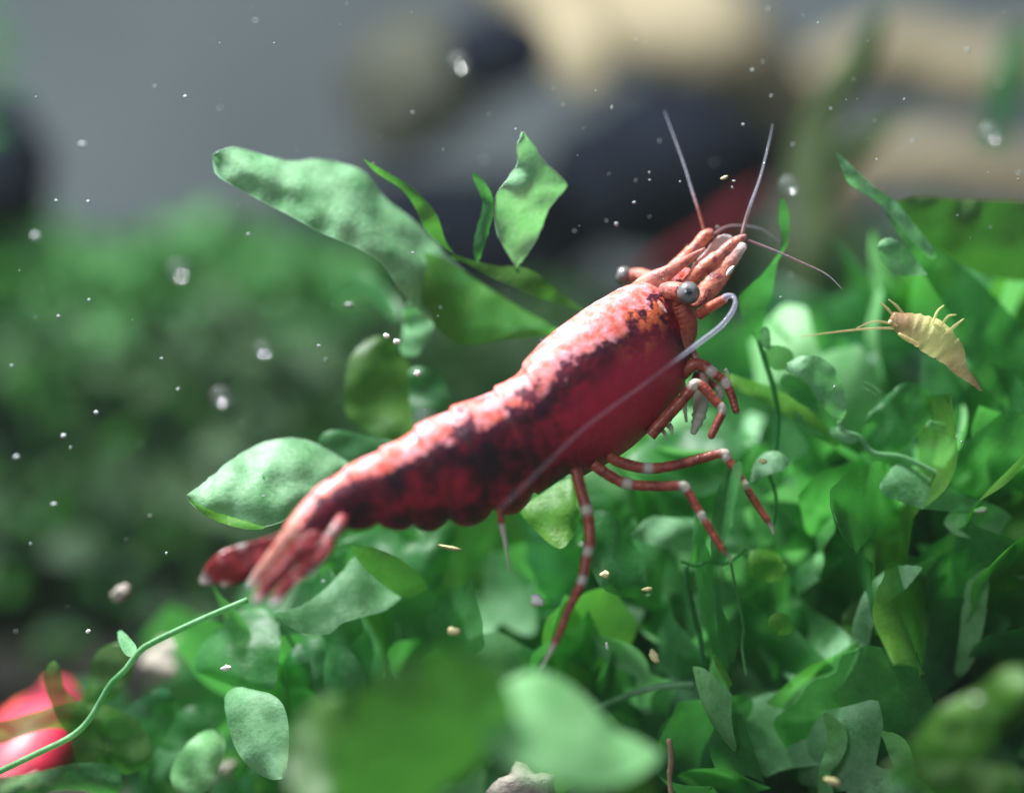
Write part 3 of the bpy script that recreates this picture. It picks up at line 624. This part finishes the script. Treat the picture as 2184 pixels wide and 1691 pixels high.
ribbon('leaf', [(500, 1500, 30), (440, 1530, 70), (380, 1560, 80), (330, 1580, 60)], (.5, .6), LM['mid'], p5, tilt=-.5)
ribbon('leaf', [(470, 1560, 40), (440, 1600, 80), (410, 1650, 90), (400, 1700, 80)], (.3, .3), LM['fresh'], p5, tilt=-.4)

p6 = plant('broad smooth frond close to the lens, its bright tip blurred below the legs', 760, 1760, -2.2)
sheet('leaf', [(1408, 1608), (1372, 1580), (1316, 1556), (1277, 1516), (1240, 1478), (1185, 1440), (1120, 1432), (1060, 1470), (1020, 1530)],
      [(1406, 1616), (1387, 1634), (1332, 1666), (1258, 1682), (1185, 1672), (1129, 1650), (1080, 1625), (1040, 1600), (1018, 1545)], (-1.7, -2.1), LM['fresh'], p6, tilt=-1.8, cup=.12, ruffle=.04, n=40, m=16)
sheet('leaf', [(1110, 1436), (1040, 1402), (960, 1384), (880, 1410), (800, 1440), (700, 1500)],
      [(1080, 1620), (1020, 1640), (960, 1670), (900, 1730), (800, 1780), (690, 1720)], (-2.0, -2.5), LM['deep'], p6, tilt=.3, cup=.12, ruffle=.04, n=40, m=16)  # same blade's half facing away; its shade is put into the darker colour
ribbon('leaf', [(720, 1480, 30), (690, 1560, 130), (690, 1640, 160), (720, 1740, 120)], (-1.7, -2.1), LM['deep'], p6, tilt=.3)

p7 = plant('olive frond blurred in the near corner below the pale hanging leaves', 2120, 1700, -1.6)
sheet('leaf', [(1935, 1590), (1976, 1537), (2029, 1494), (2083, 1469), (2136, 1427), (2200, 1405)], [(1945, 1605), (2000, 1620), (2083, 1614), (2118, 1583), (2140, 1530), (2200, 1500)], (-1.4, -1.6), LM['lime'], p7, tilt=-.2)
ribbon('leaf', [(1880, 1640, 20), (1960, 1650, 80), (2080, 1680, 110), (2190, 1690, 100)], (-1.3, -1.5), LM['olive'], p7)

p8 = plant('tall plant with a dark green leaf rising edge-on beside the shrimp\'s face', 1650, 1000, .3)
sheet('leaf', [(1664, 420), (1660, 470), (1668, 520), (1641, 567), (1600, 608), (1574, 640), (1591, 693), (1616, 730)], [(1676, 425), (1684, 470), (1680, 520), (1658, 560), (1652, 600), (1643, 640), (1632, 680), (1622, 728)], (.2, .25), LM['dark'], p8, tilt=.9, cup=.05)
stem([(1618, 725), (1632, 770), (1650, 830), (1660, 900), (1650, 1000)], .25, 'dark', p8, 6)
ribbon('leaf', [(1632, 697, 18), (1633, 725, 22), (1640, 745, 10)], (.2, .2), LM['pale'], p8)
sheet('leaf', [(1621, 747), (1650, 736), (1695, 744)], [(1640, 786), (1660, 790), (1691, 784)], (.25, .25), LM['olive'], p8)
sheet('leaf', [(1692, 760), (1725, 758), (1755, 764), (1789, 798), (1806, 865), (1800, 893)], [(1664, 790), (1700, 800), (1722, 818), (1755, 868), (1775, 888), (1790, 897)], (.1, .15), LM['pale'], p8, tilt=-.4, ruffle=.09)
sheet('leaf', [(1660, 795), (1690, 800), (1722, 822), (1750, 868)], [(1668, 830), (1690, 850), (1720, 868), (1748, 876)], (.2, .2), LM['mid'], p8)
ribbon('leaf', [(1540, 800, 10), (1570, 815, 28), (1668, 858, 40), (1742, 912, 36), (1790, 950, 14)], (.3, .3), LM['lime'], p8, tilt=.5)
stem([(1790, 896), (1800, 920), (1833, 932), (1863, 966), (1927, 976), (2011, 1016)], .2, 'pale', p8, 6)
ribbon('leaf', [(1770, 915, 10), (1790, 925, 30), (1830, 940, 18)], (.2, .2), LM['pale'], p8)

p9 = plant('large plant with wide overlapping green leaves reaching in over the pale tiny shrimp', 2260, 900, .6)
sheet('leaf', [(1783, 322), (1814, 351), (1868, 400), (1911, 430), (1960, 490), (2000, 540)], [(1784, 330), (1798, 367), (1812, 394), (1857, 421), (1890, 450), (1940, 510), (1990, 560)], (.2, .3), LM['pale'], p9, tilt=-.5)
sheet('leaf', [(1905, 430), (1960, 419), (2057, 426), (2184, 430), (2260, 440)], [(1910, 445), (1955, 497), (2019, 540), (2084, 583), (2184, 602), (2260, 610)], (.5, .7), LM['deep'], p9, tilt=.4)
sheet('leaf', [(1890, 450), (1935, 480), (1985, 520), (2079, 590), (2138, 650), (2200, 730), (2240, 800)], [(1892, 456), (1930, 520), (1976, 594), (2030, 680), (2060, 760), (2110, 840), (2200, 900)], (.35, .6), LM['mid'], p9, tilt=-.5)
sheet('leaf', [(1880, 500), (1912, 512), (1944, 540), (1978, 586)], [(1866, 545), (1890, 572), (1917, 587), (1974, 588)], (.2, .2), LM['pale'], p9, tilt=-.3)
sheet('leaf', [(2215, 855), (2140, 880), (2085, 922), (2028, 975), (2004, 1010)], [(2230, 1040), (2169, 1054), (2078, 1060), (2030, 1040), (2008, 1016)], (.4, .2), LM['mid'], p9, tilt=.4)
sheet('leaf', [(1876, 852), (1927, 816), (1971, 825), (1994, 858), (1984, 895), (1950, 930)], [(1833, 905), (1836, 939), (1870, 968), (1900, 968), (1927, 960), (1946, 934)], (.3, .3), LM['mid'], p9)
sheet('leaf', [(1890, 1008), (1920, 988), (1974, 1013), (2014, 1038), (2060, 1058), (2115, 1072)], [(1866, 1050), (1910, 1066), (1961, 1084), (2000, 1088), (2050, 1092), (2110, 1086)], (.1, .3), LM['pale'], p9, tilt=-.8)
sheet('leaf', [(2011, 1108), (2045, 1080), (2112, 1074), (2160, 1105), (2190, 1170), (2200, 1230)], [(2013, 1120), (2040, 1142), (2080, 1152), (2120, 1180), (2150, 1215), (2180, 1240)], (.2, .3), LM['fresh'], p9, tilt=-.5)
for k, (x, y, x2, y2) in enumerate(((1976, 903, 2055, 925), (1975, 908, 2048, 940), (1980, 898, 2040, 912), (1880, 838, 1845, 815), (1872, 846, 1838, 826))):
    tube('bristle', [(x, y, .2, 1.8, 0), ((x + x2) / 2, (y + y2) / 2 - 2, .2, 1.5, 0), (x2, y2, .2, .6, 0)], LM['pale'], p9, ring=5, n=8)

p10 = plant('plant with bright bent leaves right under the shrimp\'s walking legs', 1400, 1480, .5)
sheet('leaf', [(1105, 1084), (1160, 1050), (1219, 1018), (1232, 1050)], [(1108, 1092), (1140, 1130), (1195, 1170), (1240, 1130)], (.2, .1), LM['lime'], p10, tilt=-.5)
sheet('leaf', [(1230, 1085), (1295, 1090), (1323, 1113), (1345, 1151), (1368, 1183), (1380, 1236), (1392, 1266)], [(1235, 1120), (1245, 1165), (1262, 1215), (1280, 1250), (1310, 1268), (1350, 1274), (1385, 1270)], (.2, .15), LM['mid'], p10, tilt=-.4, ruffle=.1)
sheet('leaf', [(1345, 1141), (1383, 1103), (1430, 1104), (1486, 1106), (1540, 1116), (1600, 1150), (1640, 1200)], [(1348, 1148), (1380, 1160), (1430, 1172), (1480, 1176), (1540, 1180), (1590, 1190), (1632, 1210)], (.3, .6), LM['pale'], p10, tilt=-.6)
sheet('leaf', [(1494, 1108), (1482, 1150), (1474, 1185), (1466, 1204)], [(1515, 1130), (1504, 1160), (1488, 1190), (1470, 1206)], (.25, .2), LM['dark'], p10, tilt=.8)
stem([(1464, 1206), (1466, 1240), (1475, 1284), (1485, 1330), (1493, 1356), (1500, 1420)], .2, 'dark', p10, 6)
sheet('leaf', [(1596, 1200), (1600, 1176), (1627, 1170), (1660, 1182), (1676, 1205)], [(1598, 1212), (1606, 1232), (1640, 1242), (1668, 1236), (1677, 1212)], (.3, .3), LM['lime'], p10, tilt=-.3)
stem([(1558, 1196), (1566, 1240), (1577, 1290), (1586, 1340), (1583, 1380), (1592, 1440)], .1, 'fresh', p10, 3.2)
stem([(1640, 1012), (1655, 1060), (1650, 1120)], .2, 'mid', p10, 4)
stem([(1452, 1196), (1482, 1206), (1515, 1198), (1540, 1203), (1566, 1192), (1590, 1170)], .15, 'mid', p10, 4)
sheet('leaf', [(1330, 985), (1400, 930), (1500, 915), (1570, 922), (1602, 958)], [(1332, 992), (1390, 1040), (1480, 1060), (1560, 1030), (1600, 964)], (.6, .5), LM['mid'], p10, tilt=-.4)
sheet('leaf', [(1600, 1028), (1607, 992), (1626, 968), (1658, 962), (1687, 984)], [(1602, 1030), (1636, 1014), (1655, 1008), (1672, 1002), (1686, 988)], (.15, .2), LM['pale'], p10, tilt=-.6)
sheet('leaf', [(1240, 1080), (1262, 1050), (1290, 1045), (1340, 1080), (1362, 1120)], [(1245, 1090), (1280, 1098), (1310, 1110), (1340, 1120), (1360, 1124)], (.45, .4), LM['mid'], p10)
ribbon('leaf', [(1523, 1400, 6), (1538, 1425, 14), (1560, 1462, 8)], (-.1, -.1), LM['lime'], p10)
stem([(1265, 1513), (1310, 1494), (1350, 1478), (1405, 1464), (1480, 1461)], -.4, 'pale', p10, 7)

p11 = plant('plant with pale triangular leaves hanging among dark fronds by the glinting flake', 2000, 1450, .4)
sheet('leaf', [(1965, 1208), (1922, 1205), (1883, 1220), (1850, 1252), (1826, 1305), (1812, 1370), (1816, 1440)], [(1967, 1213), (1937, 1250), (1905, 1276), (1876, 1300), (1862, 1340), (1850, 1390), (1836, 1442)], (.1, .35), LM['pale'], p11, tilt=-.7)
sheet('leaf', [(2108, 1204), (2072, 1214), (2060, 1250), (2052, 1298), (2046, 1360), (2034, 1440)], [(2113, 1210), (2107, 1263), (2102, 1316), (2092, 1360), (2078, 1405), (2052, 1446)], (.2, .4), LM['fresh'], p11, tilt=-.5)
sheet('leaf', [(1790, 1310), (1850, 1270), (1940, 1260), (2020, 1220)], [(1800, 1350), (1860, 1350), (1950, 1310), (2024, 1230)], (.4, .4), LM['olive'], p11)
ribbon('leaf', [(1758, 1520, 10), (1785, 1565, 44), (1776, 1612, 40), (1758, 1650, 26), (1765, 1720, 40)], (.0, .2), LM['fresh'], p11, tilt=-.5)
ribbon('leaf', [(1640, 1340, 12), (1660, 1330, 50), (1690, 1345, 30)], (.1, .1), LM['lime'], p11)
ribbon('leaf', [(1880, 1560, 8), (1912, 1590, 46), (1930, 1640, 44), (1940, 1720, 50)], (-.1, .2), LM['fresh'], p11, tilt=-.5)

p12 = plant('dark olive ribbon plant standing blurred in front of the driftwood', 1720, 700, 3.5)
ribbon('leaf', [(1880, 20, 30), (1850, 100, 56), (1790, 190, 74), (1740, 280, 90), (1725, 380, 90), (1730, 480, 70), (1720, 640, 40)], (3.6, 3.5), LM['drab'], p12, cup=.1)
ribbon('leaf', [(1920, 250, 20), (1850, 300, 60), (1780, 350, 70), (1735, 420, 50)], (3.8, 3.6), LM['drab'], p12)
ribbon('leaf', [(2190, 60, 60), (2150, 160, 80), (2130, 260, 60), (2110, 330, 40)], (4.4, 4.2), LM['dark'], p12)

# ------------------------------------------------------------------ the thick carpet of fronds
def frond_mesh(k):
    """a lobed ribbon about one unit long, growing along +Z, waisted between lobes"""
    n, m = 26, 7; vs = []; ph = random.uniform(0, 6.28); lobes = random.choice((1, 1, 2, 2, 3))
    bend = random.uniform(-.5, .5); tw = random.uniform(-1.1, 1.1); wid = random.uniform(.22, .36)
    for i in range(n):
        u = i / (n - 1)
        w_ = wid * (0.30 + 0.70 * abs(math.sin(math.pi * (u * lobes + .02)))) * min(1, (1 - u) * 7) ** .6 * min(1, u * 4 + .12)
        cx = bend * u * u * .6 + .05 * math.sin(6 * u + ph); cy = .22 * math.sin(2.6 * u + ph) * u; cz = u * (1 - .12 * abs(bend))
        for j in range(m):
            v = 2 * j / (m - 1) - 1; a = tw * u + .25 * math.sin(5 * u + ph)
            e = w_ * v * (1 + .12 * mnoise.noise((u * 9, v, k * 3.1)))
            cupz = -.16 * w_ * (1 - v * v) + .05 * w_ * math.sin(15 * u + ph) * v
            vs.append((cx + e * math.cos(a) - cupz * math.sin(a), cy + e * math.sin(a) + cupz * math.cos(a), cz + .02 * mnoise.noise((u * 5, v * 2, k))))
    fs = [(i * m + j, i * m + j + 1, (i + 1) * m + j + 1, (i + 1) * m + j) for i in range(n - 1) for j in range(m - 1)]
    return vs, fs
PROTO = {}
for key in ('mid', 'olive', 'dark', 'pale', 'lime', 'fresh'):
    PROTO[key] = []
    for k in range(7):
        vs, fs = frond_mesh(k)
        me = bpy.data.meshes.new('frond'); me.from_pydata(vs, [], fs)
        me.polygons.foreach_set('use_smooth', [True] * len(me.polygons)); me.materials.append(LM[key]); PROTO[key].append(me)
ENV = [(-100, 1470), (0, 1490), (300, 1480), (450, 1400), (620, 1340), (720, 1200), (900, 1150), (1100, 1100), (1250, 1040), (1400, 960), (1500, 860), (1600, 760), (1800, 700), (1950, 600), (2250, 600)]
ex, ey = zip(*ENV)
def env(x): return float(np.interp(x, ex, ey))
def clump(px, py, d, label, group, count, mats, size=(90, 190), spread=95, wide=1.0):
    t = thing('frond_clump', label, 'plant', W(px, py + 60, d), group); base = W(px, py + 60, d)
    for _ in range(count):
        o = bpy.data.objects.new('leaf', random.choice(PROTO[random.choice(mats)])); COL.objects.link(o)
        x = px + random.gauss(0, spread * .6); y = py + random.gauss(20, spread * .55); dd = max(.22, d + random.uniform(-.2, .5))
        L = random.uniform(*size) * S * (D + dd) / D
        if y - L / S * .6 < env(x): y = env(x) + L / S * .6
        o.parent = t; o.location = W(x, y, dd) - base
        o.scale = (L * wide * random.uniform(.85, 1.2), L * wide, L)
        o.rotation_euler = (random.gauss(-.15, .45), random.gauss(.1, 1.0), random.uniform(0, 6.28))
    return t
GL = 'frond clumps carpeting the floor'
MARKS = [(480, 1400, 'under the tail fan'), (200, 1560, 'around the runner stem'), (700, 1560, 'left of the blurred near frond'), (880, 1240, 'under the rear of the belly'), (1060, 1180, 'under the middle of the belly'),
         (1240, 1230, 'around the longest walking leg'), (1050, 1480, 'behind the blurred near frond'), (1400, 1360, 'around the oval golden flake'), (1330, 1520, 'around the pale arching stem'), (1450, 1130, 'between the walking legs'),
         (1560, 960, 'beyond the front knees'), (1620, 1220, 'around the lime round leaf'), (1560, 1480, 'past the upright brown twig'), (1700, 1000, 'below the rough pale leaf'), (1760, 760, 'beside the edge-on dark leaf'),
         (1800, 1250, 'beside the pale triangular leaves'), (1850, 1500, 'around the small curled pale leaf'), (1960, 840, 'below the tiny pale shrimp'), (2060, 1090, 'around the glinting flake'), (2100, 1300, 'under the hanging pale leaf'),
         (2120, 1560, 'behind the near olive frond'), (2080, 640, 'behind the wide overlapping leaves'), (1680, 1640, 'around the wedged cream chip')]
ROWS = [  # depth, x range, y offset below the outline, x step, (look, leaf kinds) choices, where
    (2.7, (620, 2260), 60, 260, [('dark green', ('dark', 'dark', 'mid')), ('olive', ('olive', 'dark'))], 'far back'),
    (1.6, (640, 2240), 110, 210, [('fresh green', ('mid', 'mid', 'mid', 'lime')), ('olive', ('olive', 'olive', 'mid')), ('dark green', ('dark', 'mid'))], 'halfway back'),
    (1.0, (-20, 2240), 250, 200, [('fresh green', ('mid', 'mid', 'fresh')), ('olive', ('olive', 'olive', 'lime', 'mid', 'mid')), ('pale green', ('pale', 'fresh', 'mid')), ('dark green', ('dark', 'mid'))], 'in the middle'),
    (.5, (-20, 2240), 400, 200, [('fresh green', ('mid', 'mid', 'fresh')), ('olive', ('olive', 'olive', 'lime', 'mid', 'mid')), ('pale green', ('pale', 'fresh', 'mid')), ('dark green', ('dark', 'mid'))], 'low in front'),
]
USED = set()
for d, (xa, xb), off, step, looks, where in ROWS:
    x = xa; q = 0
    while x < xb:
        y = env(x) + off + random.uniform(-25, 25)
        while y < 1730:
            q += 1; look, mats = random.choice(looks)
            near = min(MARKS, key=lambda mk: math.hypot(mk[0] - x, mk[1] - y))[2]
            forms = [('broad', 1.25, (220, 380)), ('narrow', .62, (260, 440)), ('long', .85, (320, 520)), ('short', 1.2, (160, 260)), ('large', 1.2, (320, 460))]
            random.shuffle(forms)
            form, wide, size = next((f for f in forms if (f[0], look, where, near) not in USED), forms[0]); USED.add((form, look, where, near))
            clump(x + random.uniform(-30, 30), y, d + random.uniform(-.1, .2), f'{form} {look} fronds {where} of the carpet, {near}', GL, 8, mats, size=size, spread=135, wide=wide)
            y += 260
        x += step
# ------------------------------------------------------------------ specks, grains and bubbles
def speck(px, py, d, r, mat='mote', group='specks drifting in the water', **kw):
    where = ('the grey backdrop' if px < 900 and py < 500 else 'the bright moss bank' if px < 800 and py < 780 else 'the dark moss' if px < 900 else 'the dark hollows' if px < 1500 and py < 520
             else 'the driftwood' if px > 1100 and py < 480 else 'the fronds')
    label = 'tiny white speck drifting in the water in front of ' + where
    return tag(blob('speck', px, py, d, r, M[mat], sub=2, **kw), label, 'speck', group)
for (x, y, r, d) in [(395, 207, 4, .1), (175, 308, 7, .5), (330, 185, 2.5, .3), (545, 45, 4, .5), (470, 232, 3, .6), (530, 500, 4, .2), (120, 428, 3, .1), (188, 430, 4, .1), (75, 505, 9, .8), (190, 640, 4, .1),
                     (125, 675, 4.5, .1), (25, 780, 4, .2), (205, 880, 5, .1), (135, 930, 6, .2), (150, 955, 4, .2), (35, 975, 6, .4), (115, 1075, 6, .3), (65, 1160, 4, .2), (380, 830, 3, .2), (345, 765, 2.5, .1),
                     (1305, 230, 3, .2), (1180, 190, 2.5, .3), (1100, 275, 2, .1), (880, 240, 2.5, .3), (945, 320, 2, .2), (1640, 20, 5, .5), (1745, 50, 2.5, .1), (1605, 150, 4, .3), (1870, 340, 2.5, .1), (1772, 232, 2.5, .2),
                     (2063, 108, 4.5, .4), (1385, 368, 2.5, .1), (1386, 384, 2.2, .1), (1352, 432, 3, .1), (1315, 478, 5, -.3), (1562, 400, 2.5, .1), (1585, 266, 2.5, .1), (1645, 205, 3, .3), (745, 650, 8, .4), (1155, 725, 2, .1),
                     (1665, 634, 3, .0), (1510, 705, 2, 0), (2040, 932, 2.2, 0), (2051, 942, 3, 0), (1780, 825, 3, 0), (355, 1180, 4, -.1), (1415, 595, 2, -.2), (690, 1240, 3, -.4), (320, 1100, 4, .3), (560, 1010, 3, .1)]:
    speck(x, y, d, r * .85, rough=.6, stretch=(random.uniform(.7, 1.4), 1, random.uniform(.7, 1.3)))
for k in range(120):
    x = random.uniform(0, 2184); y = random.uniform(0, 1350 if x < 700 else 900 if x < 1100 else 620)
    speck(x, y, random.choice((-.5, -.2, .1, .3, .6, 1.1)), random.choice((1.0, 1.2, 1.5, 2.4)), rough=.6, stretch=(random.uniform(.6, 1.6), 1, random.uniform(.6, 1.4)))
def bubble(px, py, d, r, label): return tag(blob('bubble', px, py, d, r, M['bubble'], rough=.0, sub=4), label, 'bubble', None)
bubble(470, 845, -1.1, 20, 'hazy round bubble hanging in open water left of the dark oval leaf')
bubble(2112, 284, -1.1, 22, 'clear round bubble in front of the tan driftwood branch')
bubble(1683, 395, -.8, 20, 'faint round bubble at the tip of the edge-on dark leaf')
bubble(978, 134, -1.2, 20, 'faint round bubble beside the small rounded dark hollow')
bubble(380, 575, -1.4, 20, 'faint round bubble in front of the bright moss bank')
bubble(560, 745, -1.1, 16, 'dim round bubble below the bright moss bank')
bubble(905, 895, -1.1, 22, 'faint bubble in front of the dark oval leaf')
def grain(name, px, py, d, r, mat, label, cat, **kw):
    kw.setdefault('rough', .55); kw.setdefault('stretch', (random.uniform(.8, 1.3), .8, random.uniform(.65, 1.0))); kw.setdefault('rot', random.uniform(-.8, .8))
    return tag(blob(name, px, py, d, r * (.85 if mat != 'pebble' else 1), M[mat], sub=3 if mat == 'pebble' else 2, **kw), label, cat)
grain('grain', 824, 716, .1, 9, 'fleck', 'bluish white grain stuck at the top of the dark oval leaf', 'grain')
grain('grain', 846, 728, .1, 8, 'fleck', 'paler of two grains stuck at the top of the dark oval leaf', 'grain')
grain('grain', 890, 796, .1, 8, 'fleck', 'round white grain on the small leaf beside the dark oval leaf', 'grain')
grain('grain', 258, 1266, -.7, 18, 'pebble', 'soft pinkish grain floating behind the shrimp\'s tail fan', 'grain')
grain('grain', 482, 1424, -.1, 10, 'fleck', 'brilliant white grain resting where two leaves cross under the tail fan', 'grain')
grain('grain', 188, 1346, -.1, 6, 'fleck', 'small white grain above the long runner stem', 'grain')
grain('flake', 960, 1168, -.2, 5, 'fleck_gold', 'thin golden rod floating under the shrimp\'s belly', 'flake', stretch=(6.5, 1, 1), rot=math.radians(12))
grain('flake', 1545, 379, .0, 4, 'fleck_gold', 'curled cream flake floating between the two raised feelers', 'flake', stretch=(2.6, 1, 1), rot=math.radians(-20), rough=.6)
grain('flake', 1397, 1401, -.2, 10, 'fleck_gold', 'oval golden flake lying on the carpet under the legs', 'flake', stretch=(1, .6, 2.1), rot=math.radians(-33))
grain('grain', 1295, 1378, -.2, 6, 'fleck', 'small white grain beside the oval golden flake', 'grain', stretch=(.7, .7, 1.5))
grain('grain', 1290, 1225, .0, 9, 'fleck_gold', 'round cream grain on the bright leaf under the legs', 'grain')
grain('grain', 1381, 1257, .0, 9, 'fleck_gold', 'cream grain at the lower corner of the bright leaf', 'grain', stretch=(1.5, .7, .7))
grain('grain', 1146, 1281, -.3, 16, 'fleck', 'large pale oval grain left of the longest walking leg', 'grain', stretch=(1.3, .8, .9))
grain('grain', 968, 1346, -.4, 12, 'fleck_gold', 'cream triangular grain above the blurred near frond', 'grain', stretch=(1.4, .8, .9))
grain('flake', 2092, 1087, .1, 8, 'fleck', 'bright glinting flake lying on a pale leaf by the dark gap', 'flake', stretch=(2.2, .8, .9))
grain('grain', 1628, 984, .05, 8, 'fleck_gold', 'cream grain sitting on the small pale leaf beyond the legs', 'grain')
grain('grain', 1240, 1161, -.5, 5, 'fleck', 'tiny white bead touching the joint of the longest leg', 'grain')
grain('grain', 1775, 1665, -.5, 15, 'fleck_gold', 'cream chip wedged below the small curled pale leaf', 'grain', stretch=(1.4, .8, .7), rot=.4)
grain('grain', 2082, 1492, -1.7, 9, 'fleck', 'white grain resting on the near olive frond', 'grain')
tag(tube('twig', [(1427, 1575, -.2, 5, 0), (1432, 1620, -.2, 7, 0), (1428, 1660, -.2, 5, 0), (1436, 1720, -.2, 6, 0)], M['twig'], ring=8, n=20, wob=.4), 'short brown twig standing upright past the blurred frond tip', 'twig')
grain('pebble', 375, 1415, 1.6, 60, 'pebble', 'grey pebble half covered by leaves beneath the runner stem', 'pebble', stretch=(1.1, 1, .9))
grain('pebble', 1125, 1690, .1, 60, 'pebble', 'pinkish grey pebble showing under the blurred near frond', 'pebble')
grain('pebble', 40, 1690, .6, 45, 'pebble', 'pale pebble peeping out below the runner stem\'s end', 'pebble', stretch=(1.5, 1, .7))
grain('pebble', 470, 1650, .9, 34, 'pebble', 'small beige pebble beside the pale hanging leaf tip', 'pebble')

# ------------------------------------------------------------------ the slightly milky tank water
bm = bmesh.new(); bmesh.ops.create_cube(bm, size=1)
hz0, hz1 = Vector((-17, -15.6, GZ - 1.2)), Vector((17, 16.5, 11.6))
for v in bm.verts: v.co = Vector([hz0[k] + (v.co[k] + .5) * (hz1[k] - hz0[k]) for k in range(3)])
me = bpy.data.meshes.new('haze'); bm.to_mesh(me); bm.free()
m, nt, out = newmat('milky_water')
pv = nd(nt, 'VolumePrincipled'); pv.inputs['Color'].default_value = (0.80, 0.92, 0.90, 1); pv.inputs['Density'].default_value = 0.0006
nt.links.new(pv.outputs[0], out.inputs['Volume']); me.materials.append(m)
hz = bpy.data.objects.new('haze', me); COL.objects.link(hz); hz['kind'] = 'stuff'; hz['label'] = 'slightly milky aquarium water'; hz['category'] = 'water'
